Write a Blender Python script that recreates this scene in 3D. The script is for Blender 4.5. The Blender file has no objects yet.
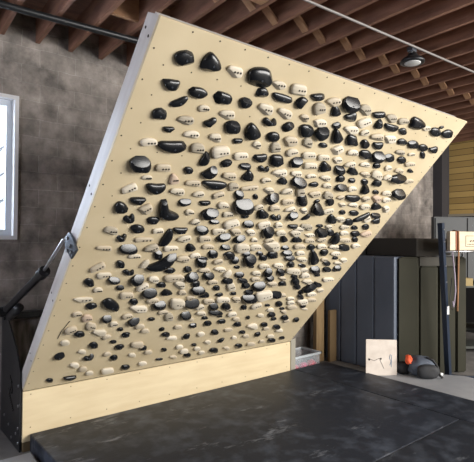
import bpy, bmesh, math, random
from mathutils import Vector, Matrix
C = bpy.context.scene.collection
SC = bpy.context.scene
random.seed(7)
# ---------------------------------------------------------------- camera
cam = bpy.data.cameras.new('camera'); camo = bpy.data.objects.new('camera', cam); C.objects.link(camo)
yaw, pit, rol = 0.6868, 0.0152, 0.0068
fw = Vector((math.sin(yaw)*math.cos(pit), math.cos(yaw)*math.cos(pit), math.sin(pit)))
r0 = Vector((math.cos(yaw), -math.sin(yaw), 0)); u0 = r0.cross(fw)
rr = r0*math.cos(rol)+u0*math.sin(rol); uu = -r0*math.sin(rol)+u0*math.cos(rol)
m = Matrix((rr, uu, -fw)).transposed().to_4x4(); m.translation = Vector((-1.1034, -4.0321, 1.7258))
camo.matrix_world = m
cam.sensor_width = 36; cam.sensor_fit = 'HORIZONTAL'; cam.lens = 474.81/474*36
cam.clip_end = 200
SC.camera = camo
# ---------------------------------------------------------------- world, light, exposure
W = bpy.data.worlds.new('world'); SC.world = W; W.use_nodes = True
bg = W.node_tree.nodes['Background']; bg.inputs[0].default_value = (0.88, 0.94, 1.0, 1); bg.inputs[1].default_value = 1.1
def area(name, loc, target, sx, sy, power, col):
    l = bpy.data.lights.new(name, 'AREA'); l.shape = 'RECTANGLE'; l.size = sx; l.size_y = sy; l.energy = power; l.color = col
    o = bpy.data.objects.new(name, l); C.objects.link(o); o.location = loc
    o.rotation_euler = (Vector(target)-Vector(loc)).to_track_quat('-Z', 'Y').to_euler(); return o
area('garage_opening_daylight', (5.6, -7.6, 2.5), (1.6, -1.0, 1.5), 7.0, 2.8, 900, (1.0, 0.96, 0.90))
area('window_daylight', (-0.75, 1.1, 2.5), (-0.6, -2.5, 1.4), 1.3, 1.4, 60, (0.72, 0.84, 1.0))
area('left_fill_light', (-4.8, -1.7, 2.1), (0, -1.0, 1.8), 2.4, 2.4, 110, (0.84, 0.88, 1.0))  # added fill lamp just inside the left wall, brightens the board's side panel
SC.view_settings.view_transform = 'Standard'; SC.view_settings.look = 'None'
SC.view_settings.exposure = 0.36; SC.view_settings.gamma = 1; SC.view_settings.use_curve_mapping = False
# ---------------------------------------------------------------- helpers
def mat(name, col, rough=0.7, metal=0.0, col2=None, scale=4.0, stretch=(1,1,1), bump=0.0, detail=6.0, lo=0.35, hi=0.65, spec=0.5, coat=0.0, bscale=None):
    M = bpy.data.materials.new(name); M.use_nodes = True; nt = M.node_tree; N = nt.nodes; L = nt.links
    b = N['Principled BSDF']; b.inputs['Base Color'].default_value = (*col, 1); b.inputs['Roughness'].default_value = rough
    b.inputs['Metallic'].default_value = metal; b.inputs['Specular IOR Level'].default_value = spec; b.inputs['Coat Weight'].default_value = coat
    if col2 is not None or bump:
        tc = N.new('ShaderNodeTexCoord'); mp = N.new('ShaderNodeMapping'); mp.inputs['Scale'].default_value = stretch
        L.new(tc.outputs['Object'], mp.inputs['Vector'])
        nz = N.new('ShaderNodeTexNoise'); nz.inputs['Scale'].default_value = scale; nz.inputs['Detail'].default_value = detail
        L.new(mp.outputs[0], nz.inputs['Vector'])
        if col2 is not None:
            cr = N.new('ShaderNodeValToRGB'); cr.color_ramp.elements[0].position = lo; cr.color_ramp.elements[1].position = hi
            cr.color_ramp.elements[0].color = (*col, 1); cr.color_ramp.elements[1].color = (*col2, 1)
            L.new(nz.outputs['Fac'], cr.inputs['Fac']); L.new(cr.outputs['Color'], b.inputs['Base Color'])
        if bump:
            bp = N.new('ShaderNodeBump'); bp.inputs['Strength'].default_value = bump; bp.inputs['Distance'].default_value = 0.01
            n2 = nz
            if bscale:
                n2 = N.new('ShaderNodeTexNoise'); n2.inputs['Scale'].default_value = bscale; n2.inputs['Detail'].default_value = 4
                L.new(tc.outputs['Object'], n2.inputs['Vector'])
            L.new(n2.outputs['Fac'], bp.inputs['Height']); L.new(bp.outputs[0], b.inputs['Normal'])
    return M
def build(name, bm, M, parent=None, smooth=False):
    me = bpy.data.meshes.new(name); bmesh.ops.recalc_face_normals(bm, faces=bm.faces); bm.to_mesh(me); bm.free()
    if M: me.materials.append(M)
    if smooth:
        for p in me.polygons: p.use_smooth = True
    if smooth == 'angle':
        for p in me.polygons: p.use_smooth = True
        me.set_sharp_from_angle(angle=math.radians(24))
    o = bpy.data.objects.new(name, me); C.objects.link(o)
    if parent: o.parent = parent
    return o
def tag(o, label=None, cat=None, group=None, kind=None):
    if label: o['label'] = label
    if cat: o['category'] = cat
    if group: o['group'] = group
    if kind: o['kind'] = kind
    return o
def empty(name, loc=(0,0,0), rot=(0,0,0)):
    o = bpy.data.objects.new(name, None); C.objects.link(o); o.location = loc; o.rotation_euler = rot; return o
def box(bm, lo, hi, bev=0.0, M=None, seg=2):
    vs = [bm.verts.new((x, y, z)) for x in (lo[0], hi[0]) for y in (lo[1], hi[1]) for z in (lo[2], hi[2])]
    fs = [bm.faces.new([vs[i] for i in q]) for q in ((0,1,3,2),(4,6,7,5),(0,4,5,1),(2,3,7,6),(0,2,6,4),(1,5,7,3))]
    if bev:
        es = list({e for f in fs for e in f.edges}); g = bmesh.ops.bevel(bm, geom=es, offset=bev, segments=seg, affect='EDGES', profile=0.6)
        vs = list({v for f in g['faces'] for v in f.verts} | {v for v in vs if v.is_valid})
    if M is not None: bmesh.ops.transform(bm, matrix=M, verts=[v for v in vs if v.is_valid])
    return bm
def BX(lo, hi, bev=0.0, seg=2): return box(bmesh.new(), lo, hi, bev, None, seg)
def slab(bm, pts, z0, z1, axis=2):
    def P(p, z):
        q = list(p); q.insert(axis, z); return q
    a = [bm.verts.new(P(p, z0)) for p in pts]; b = [bm.verts.new(P(p, z1)) for p in pts]; n = len(pts)
    bm.faces.new(a[::-1]); bm.faces.new(b)
    for i in range(n): bm.faces.new((a[i], a[(i+1) % n], b[(i+1) % n], b[i]))
    return bm
def tube(bm, pts, r, seg=12, caps=True):
    pts = [Vector(p) for p in pts]; rs = r if isinstance(r, (list, tuple)) else [r]*len(pts); rings = []
    pn = None
    for i, p in enumerate(pts):
        d = (pts[min(i+1, len(pts)-1)]-pts[max(i-1, 0)])
        if d.length < 1e-7: d = pts[-1]-pts[0]
        d.normalize()
        if pn is None:
            a = Vector((0,0,1)) if abs(d.z) < .9 else Vector((1,0,0)); pn = d.cross(a).normalized()
        else: pn = (pn-d*pn.dot(d)).normalized()
        q = d.cross(pn)
        rings.append([bm.verts.new(p+(pn*math.cos(t)+q*math.sin(t))*rs[i]) for t in [2*math.pi*k/seg for k in range(seg)]])
    for a, b in zip(rings, rings[1:]):
        for k in range(seg): bm.faces.new((a[k], a[(k+1) % seg], b[(k+1) % seg], b[k]))
    if caps: bm.faces.new(rings[0][::-1]); bm.faces.new(rings[-1])
    return bm
def lathe(bm, prof, c=(0,0,0), seg=24):
    rings = [[bm.verts.new((c[0]+r*math.cos(2*math.pi*k/seg), c[1]+r*math.sin(2*math.pi*k/seg), c[2]+z)) for k in range(seg)] for r, z in prof]
    for a, b in zip(rings, rings[1:]):
        for k in range(seg): bm.faces.new((a[k], a[(k+1) % seg], b[(k+1) % seg], b[k]))
    bm.faces.new(rings[0][::-1]); bm.faces.new(rings[-1]); return bm
def struct(name, bm, M, smooth=False): return tag(build(name, bm, M, None, smooth), kind='structure')
# ---------------------------------------------------------------- materials
ply = mat('birch_plywood', (0.65,0.545,0.365), 0.55, col2=(0.545,0.445,0.28), scale=2.2, stretch=(1,6,1.0), bump=0.0, lo=0.3, hi=0.75)
kick = mat('kicker_plywood', (0.70,0.58,0.37), 0.5, col2=(0.60,0.47,0.28), scale=3.0, stretch=(0.8,1,5), lo=0.35, hi=0.8)
sidem = mat('side_laminate', (0.56,0.53,0.51), 0.55, col2=(0.46,0.43,0.41), scale=2.5, stretch=(1,8,1), lo=0.35, hi=0.7)
joistm = mat('joist_timber', (0.27,0.135,0.085), 0.75, col2=(0.15,0.068,0.042), scale=3.0, stretch=(9,0.8,5), bump=0.15)
deckm = mat('deck_timber', (0.22,0.11,0.07), 0.8, col2=(0.12,0.06,0.04), scale=3.0, stretch=(1,6,1))
blockm = mat('blocking_timber', (0.42,0.24,0.13), 0.7, col2=(0.30,0.16,0.085), scale=5.0, stretch=(1,4,3))
blackholdm = mat('black_hold_resin', (0.010,0.011,0.013), 0.24, spec=0.45, bump=0.0, bscale=40, coat=0.0)
blackmetal = mat('black_metal', (0.02,0.021,0.024), 0.35, metal=0.3)
steel = mat('zinc_steel', (0.5,0.5,0.52), 0.3, metal=0.9)
darksteel = mat('dark_bracket_steel', (0.09,0.10,0.12), 0.35, metal=0.6)
darkdot = mat('screw_hole_dark', (0.03,0.025,0.02), 0.8)
woodh = [mat('hold_wood', (0.62,0.56,0.45), 0.6, col2=(0.50,0.44,0.34), scale=6, stretch=(1,1,8)),
         mat('hold_wood_cream', (0.70,0.64,0.53), 0.6, col2=(0.60,0.53,0.42), scale=6, stretch=(1,1,8)),
         mat('hold_wood_tan', (0.54,0.47,0.36), 0.6, col2=(0.43,0.36,0.26), scale=6, stretch=(1,1,8))]
greyh = mat('hold_wood_weathered', (0.44,0.39,0.31), 0.7, col2=(0.32,0.28,0.21), scale=9, stretch=(1,1,8))
pinkh = mat('hold_wood_pinkish', (0.56,0.44,0.34), 0.65, col2=(0.48,0.36,0.27), scale=8, stretch=(1,1,8))
concrete = mat('concrete_floor', (0.20,0.19,0.18), 0.8, col2=(0.13,0.125,0.12), scale=5)
# block wall
def blockwall():
    M = bpy.data.materials.new('painted_block_wall'); M.use_nodes = True; N = M.node_tree.nodes; L = M.node_tree.links; b = N['Principled BSDF']
    tc = N.new('ShaderNodeTexCoord'); sp = N.new('ShaderNodeSeparateXYZ'); cb = N.new('ShaderNodeCombineXYZ')
    L.new(tc.outputs['Object'], sp.inputs[0]); L.new(sp.outputs['X'], cb.inputs['X']); L.new(sp.outputs['Z'], cb.inputs['Y'])
    mp = N.new('ShaderNodeMapping'); mp.inputs['Location'].default_value = (0.19, -0.015, 0); nd = N.new('ShaderNodeTexNoise'); nd.inputs['Scale'].default_value = 5; L.new(tc.outputs['Object'], nd.inputs['Vector']); vs = N.new('ShaderNodeVectorMath'); vs.operation = 'MULTIPLY_ADD'; vs.inputs[1].default_value = (.035,.03,0); L.new(nd.outputs['Color'], vs.inputs[0]); L.new(cb.outputs[0], vs.inputs[2]); L.new(vs.outputs[0], mp.inputs['Vector'])
    br = N.new('ShaderNodeTexBrick'); br.inputs['Scale'].default_value = 1; br.inputs['Brick Width'].default_value = 0.335; br.inputs['Row Height'].default_value = 0.167
    br.inputs['Mortar Size'].default_value = 0.005; br.inputs['Mortar Smooth'].default_value = 0.6; br.offset = 0.5
    br.inputs['Color1'].default_value = (0.245,0.217,0.197,1); br.inputs['Color2'].default_value = (0.21,0.186,0.168,1); br.inputs['Mortar'].default_value = (0.29,0.265,0.245,1)
    L.new(mp.outputs[0], br.inputs['Vector'])
    n1 = N.new('ShaderNodeTexNoise'); n1.inputs['Scale'].default_value = 3.2; n1.inputs['Detail'].default_value = 10; n1.inputs['Roughness'].default_value = .65; L.new(tc.outputs['Object'], n1.inputs['Vector'])
    mm = N.new('ShaderNodeMapping'); mm.inputs['Scale'].default_value = (5,5,2.6); L.new(tc.outputs['Object'], mm.inputs['Vector'])
    n2 = N.new('ShaderNodeTexNoise'); n2.inputs['Scale'].default_value = 1.3; n2.inputs['Detail'].default_value = 7; L.new(mm.outputs[0], n2.inputs['Vector'])
    r1 = N.new('ShaderNodeMapRange'); r1.inputs['From Min'].default_value = .32; r1.inputs['From Max'].default_value = .68; r1.inputs['To Min'].default_value = .38; r1.inputs['To Max'].default_value = 1.65; L.new(n1.outputs['Fac'], r1.inputs['Value'])
    r2 = N.new('ShaderNodeMapRange'); r2.inputs['From Min'].default_value = .3; r2.inputs['From Max'].default_value = .7; r2.inputs['To Min'].default_value = .7; r2.inputs['To Max'].default_value = 1.3; L.new(n2.outputs['Fac'], r2.inputs['Value'])
    mu = N.new('ShaderNodeMath'); mu.operation = 'MULTIPLY'; L.new(r1.outputs[0], mu.inputs[0]); L.new(r2.outputs[0], mu.inputs[1])
    vm = N.new('ShaderNodeVectorMath'); vm.operation = 'SCALE'; L.new(br.outputs['Color'], vm.inputs[0]); L.new(mu.outputs[0], vm.inputs['Scale']); L.new(vm.outputs[0], b.inputs['Base Color'])
    b.inputs['Roughness'].default_value = .75
    bp = N.new('ShaderNodeBump'); bp.inputs['Strength'].default_value = .5; bp.inputs['Distance'].default_value = .01; L.new(br.outputs['Fac'], bp.inputs['Height']); bp.invert = True; L.new(bp.outputs[0], b.inputs['Normal'])
    return M
def plankwall():
    M = bpy.data.materials.new('yellow_plank_wall'); M.use_nodes = True; N = M.node_tree.nodes; L = M.node_tree.links; b = N['Principled BSDF']
    tc = N.new('ShaderNodeTexCoord'); sp = N.new('ShaderNodeSeparateXYZ'); cb = N.new('ShaderNodeCombineXYZ')
    L.new(tc.outputs['Object'], sp.inputs[0]); L.new(sp.outputs['Y'], cb.inputs['X']); L.new(sp.outputs['Z'], cb.inputs['Y'])
    br = N.new('ShaderNodeTexBrick'); br.inputs['Scale'].default_value = 1; br.inputs['Brick Width'].default_value = 0.95; br.inputs['Row Height'].default_value = 0.115
    br.inputs['Mortar Size'].default_value = 0.005; br.offset = .37
    br.inputs['Color1'].default_value = (0.56,0.38,0.13,1); br.inputs['Color2'].default_value = (0.34,0.22,0.07,1); br.inputs['Mortar'].default_value = (0.06,0.035,0.015,1)
    L.new(cb.outputs[0], br.inputs['Vector']); L.new(br.outputs['Color'], b.inputs['Base Color']); b.inputs['Roughness'].default_value = .6
    return M
def chalkmat(name, base, chalk, thr, rough=.5):
    M = bpy.data.materials.new(name); M.use_nodes = True; N = M.node_tree.nodes; L = M.node_tree.links; b = N['Principled BSDF']; b.inputs['Specular IOR Level'].default_value = .28
    tc = N.new('ShaderNodeTexCoord')
    n1 = N.new('ShaderNodeTexNoise'); n1.inputs['Scale'].default_value = 1.7; n1.inputs['Detail'].default_value = 9; n1.inputs['Roughness'].default_value = .62; n1.inputs['Distortion'].default_value = .6; L.new(tc.outputs['Object'], n1.inputs['Vector'])
    n2 = N.new('ShaderNodeTexNoise'); n2.inputs['Scale'].default_value = 7; n2.inputs['Detail'].default_value = 6; L.new(tc.outputs['Object'], n2.inputs['Vector'])
    mu = N.new('ShaderNodeMath'); mu.operation = 'MULTIPLY'; L.new(n1.outputs['Fac'], mu.inputs[0]); L.new(n2.outputs['Fac'], mu.inputs[1])
    cr = N.new('ShaderNodeValToRGB'); e = cr.color_ramp.elements; e[0].position = thr; e[0].color = (*base,1); e[1].position = thr+.22; e[1].color = (*chalk,1)
    L.new(mu.outputs[0], cr.inputs['Fac']); b.inputs['Roughness'].default_value = rough
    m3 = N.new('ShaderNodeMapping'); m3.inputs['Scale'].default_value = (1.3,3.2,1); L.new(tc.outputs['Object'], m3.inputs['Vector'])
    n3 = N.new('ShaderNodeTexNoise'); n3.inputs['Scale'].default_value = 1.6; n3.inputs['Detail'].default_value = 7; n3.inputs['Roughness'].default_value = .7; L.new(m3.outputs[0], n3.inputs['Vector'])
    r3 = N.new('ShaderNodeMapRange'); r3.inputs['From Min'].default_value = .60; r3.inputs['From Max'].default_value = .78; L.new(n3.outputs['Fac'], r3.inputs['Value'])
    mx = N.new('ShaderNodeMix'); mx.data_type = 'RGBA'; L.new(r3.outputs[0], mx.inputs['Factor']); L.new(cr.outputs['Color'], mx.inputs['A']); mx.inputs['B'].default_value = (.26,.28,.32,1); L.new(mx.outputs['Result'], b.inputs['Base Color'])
    bp = N.new('ShaderNodeBump'); bp.inputs['Strength'].default_value = .25; bp.inputs['Distance'].default_value = .02; L.new(n1.outputs['Fac'], bp.inputs['Height']); L.new(bp.outputs[0], b.inputs['Normal'])
    return M
matm = chalkmat('dark_mat_vinyl', (0.014,0.018,0.028), (0.065,0.078,0.105), .24, .55)
greymat = mat('grey_mat_vinyl', (0.33,0.34,0.36), .6, col2=(0.27,0.28,0.30), scale=3)
bluem = mat('blue_grey_mat_vinyl', (0.11,0.13,0.17), .5, col2=(0.095,0.115,0.15), scale=2)
olivem = mat('olive_mat_vinyl', (0.034,0.032,0.020), .75, spec=.25, col2=(0.027,0.026,0.016), scale=2)
blackv = mat('black_vinyl', (0.010,0.010,0.011), .6)
# ---------------------------------------------------------------- structure
YB = 0.65; XR = 7.9; XL = -5.0; YF = -6.5; ZC = 3.80
fl = struct('floor', BX((XL, YF-3, -0.1), (XR+.2, YB+.2, 0)), concrete)
wm = blockwall()
bm = bmesh.new(); wx0, wx1, wz0, wz1 = -1.45, 0.085, 1.72, 3.005
box(bm, (XL, YB, 0), (wx0, YB+.2, 4)); box(bm, (wx1, YB, 0), (XR+.2, YB+.2, 4)); box(bm, (wx0, YB, 0), (wx1, YB+.2, wz0)); box(bm, (wx0, YB, wz1), (wx1, YB+.2, 4))
struct('wall_back', bm, wm)
struct('wall_left', BX((XL-.2, YF-.2, 0), (XL, YB+.2, 4)), wm)
struct('wall_front', BX((XL, YF-.2, 0), (.6, YF, 4)), wm)
bm = BX((XR, YF, 2.2), (XR+.2, YB, 4)); struct('wall_right', bm, plankwall())
struct('trim_4', BX((XR, YF, 0), (XR+.2, YB, 2.2)), mat('dark_lower_wall', (0.016,0.016,0.017), .9))
struct('trim_1', BX((7.62, 0.47, 0), (7.9, 0.65, 3.8)), mat('dark_column_paint', (0.035,0.033,0.038), .6))
struct('trim_2', BX((7.84, YF, 3.72), (7.92, 0.5, 3.95)), mat('blue_grey_beam', (0.06,0.075,0.10), .6))
struct('trim_3', BX((7.86, YF, 2.17), (7.90, 0.5, 2.215)), mat('pale_rail', (0.35,0.31,0.24), .6))
# window
wf = mat('window_frame_paint', (0.62,0.66,0.72), .5)
def frame(bm, x0, x1, z0, z1, t, y0, y1):
    box(bm, (x0, y0, z0), (x0+t, y1, z1)); box(bm, (x1-t, y0, z0), (x1, y1, z1)); box(bm, (x0+t, y0, z0), (x1-t, y1, z0+t)); box(bm, (x0+t, y0, z1-t), (x1-t, y1, z1))
win = bmesh.new(); frame(win, wx0-.02, wx1+.02, wz0-.02, wz1+.02, .035, YB-.02, YB+.03)
win = struct('window_1', win, mat('window_trim_paint', (0.70,0.70,0.72), .6))
bm = bmesh.new(); frame(bm, wx0+.015, wx1-.015, wz0+.015, wz1-.015, .055, YB+.05, YB+.10); box(bm, (-.70, YB+.05, wz0+.07), (-.65, YB+.10, wz1-.07)); build('window_frame', bm, wf, win)
gl = bpy.data.materials.new('window_glass'); gl.use_nodes = True; g = gl.node_tree.nodes['Principled BSDF']
g.inputs['Transmission Weight'].default_value = 1; g.inputs['Roughness'].default_value = 0; g.inputs['IOR'].default_value = 1.05; g.inputs['Base Color'].default_value = (.95,.97,1,1)
build('pane', BX((wx0+.07, YB+.07, wz0+.07), (wx1-.07, YB+.076, wz1-.07)), gl, win)
# ceiling with joists
ceil = struct('ceiling', BX((XL, YF, ZC), (XR+.2, YB+.2, ZC+.1)), deckm)
k = -17; n = 0
def jx(k, y): return 1.14+.3125*k+.05*(y+.63)
for k in range(-19, 22):
    bm = bmesh.new(); slab(bm, [(jx(k,YF)-.019, YF), (jx(k,YF)+.019, YF), (jx(k,YB)+.019, YB), (jx(k,YB)-.019, YB)], 3.565, ZC+.002)
    o = build('joist', bm, joistm, ceil)
for k in range(-6, 21):
    for yb in ((-1.12, -2.9) if True else ()):
        y = yb + (.03 if k % 2 else -.035); bm = bmesh.new(); xa, xb = jx(k,y)+.02, jx(k+1,y)-.02
        slab(bm, [(xa, ZC-.03), (xa, ZC), (xb, 3.60), (xb, 3.57)], y-.035, y+.035, 1); build('bridging', bm, blockm, ceil)
build('blocking', BX((jx(0,-1.3)+.02, -1.36, 3.57), (jx(1,-1.3)-.02, -1.26, 3.61)), blockm, ceil)
for k in (-2, -1): build('blocking', BX((jx(k,-.3)+.02, -.32, 3.60), (jx(k+1,-.3)-.02, -.28, ZC)), blockm, ceil)
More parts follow.
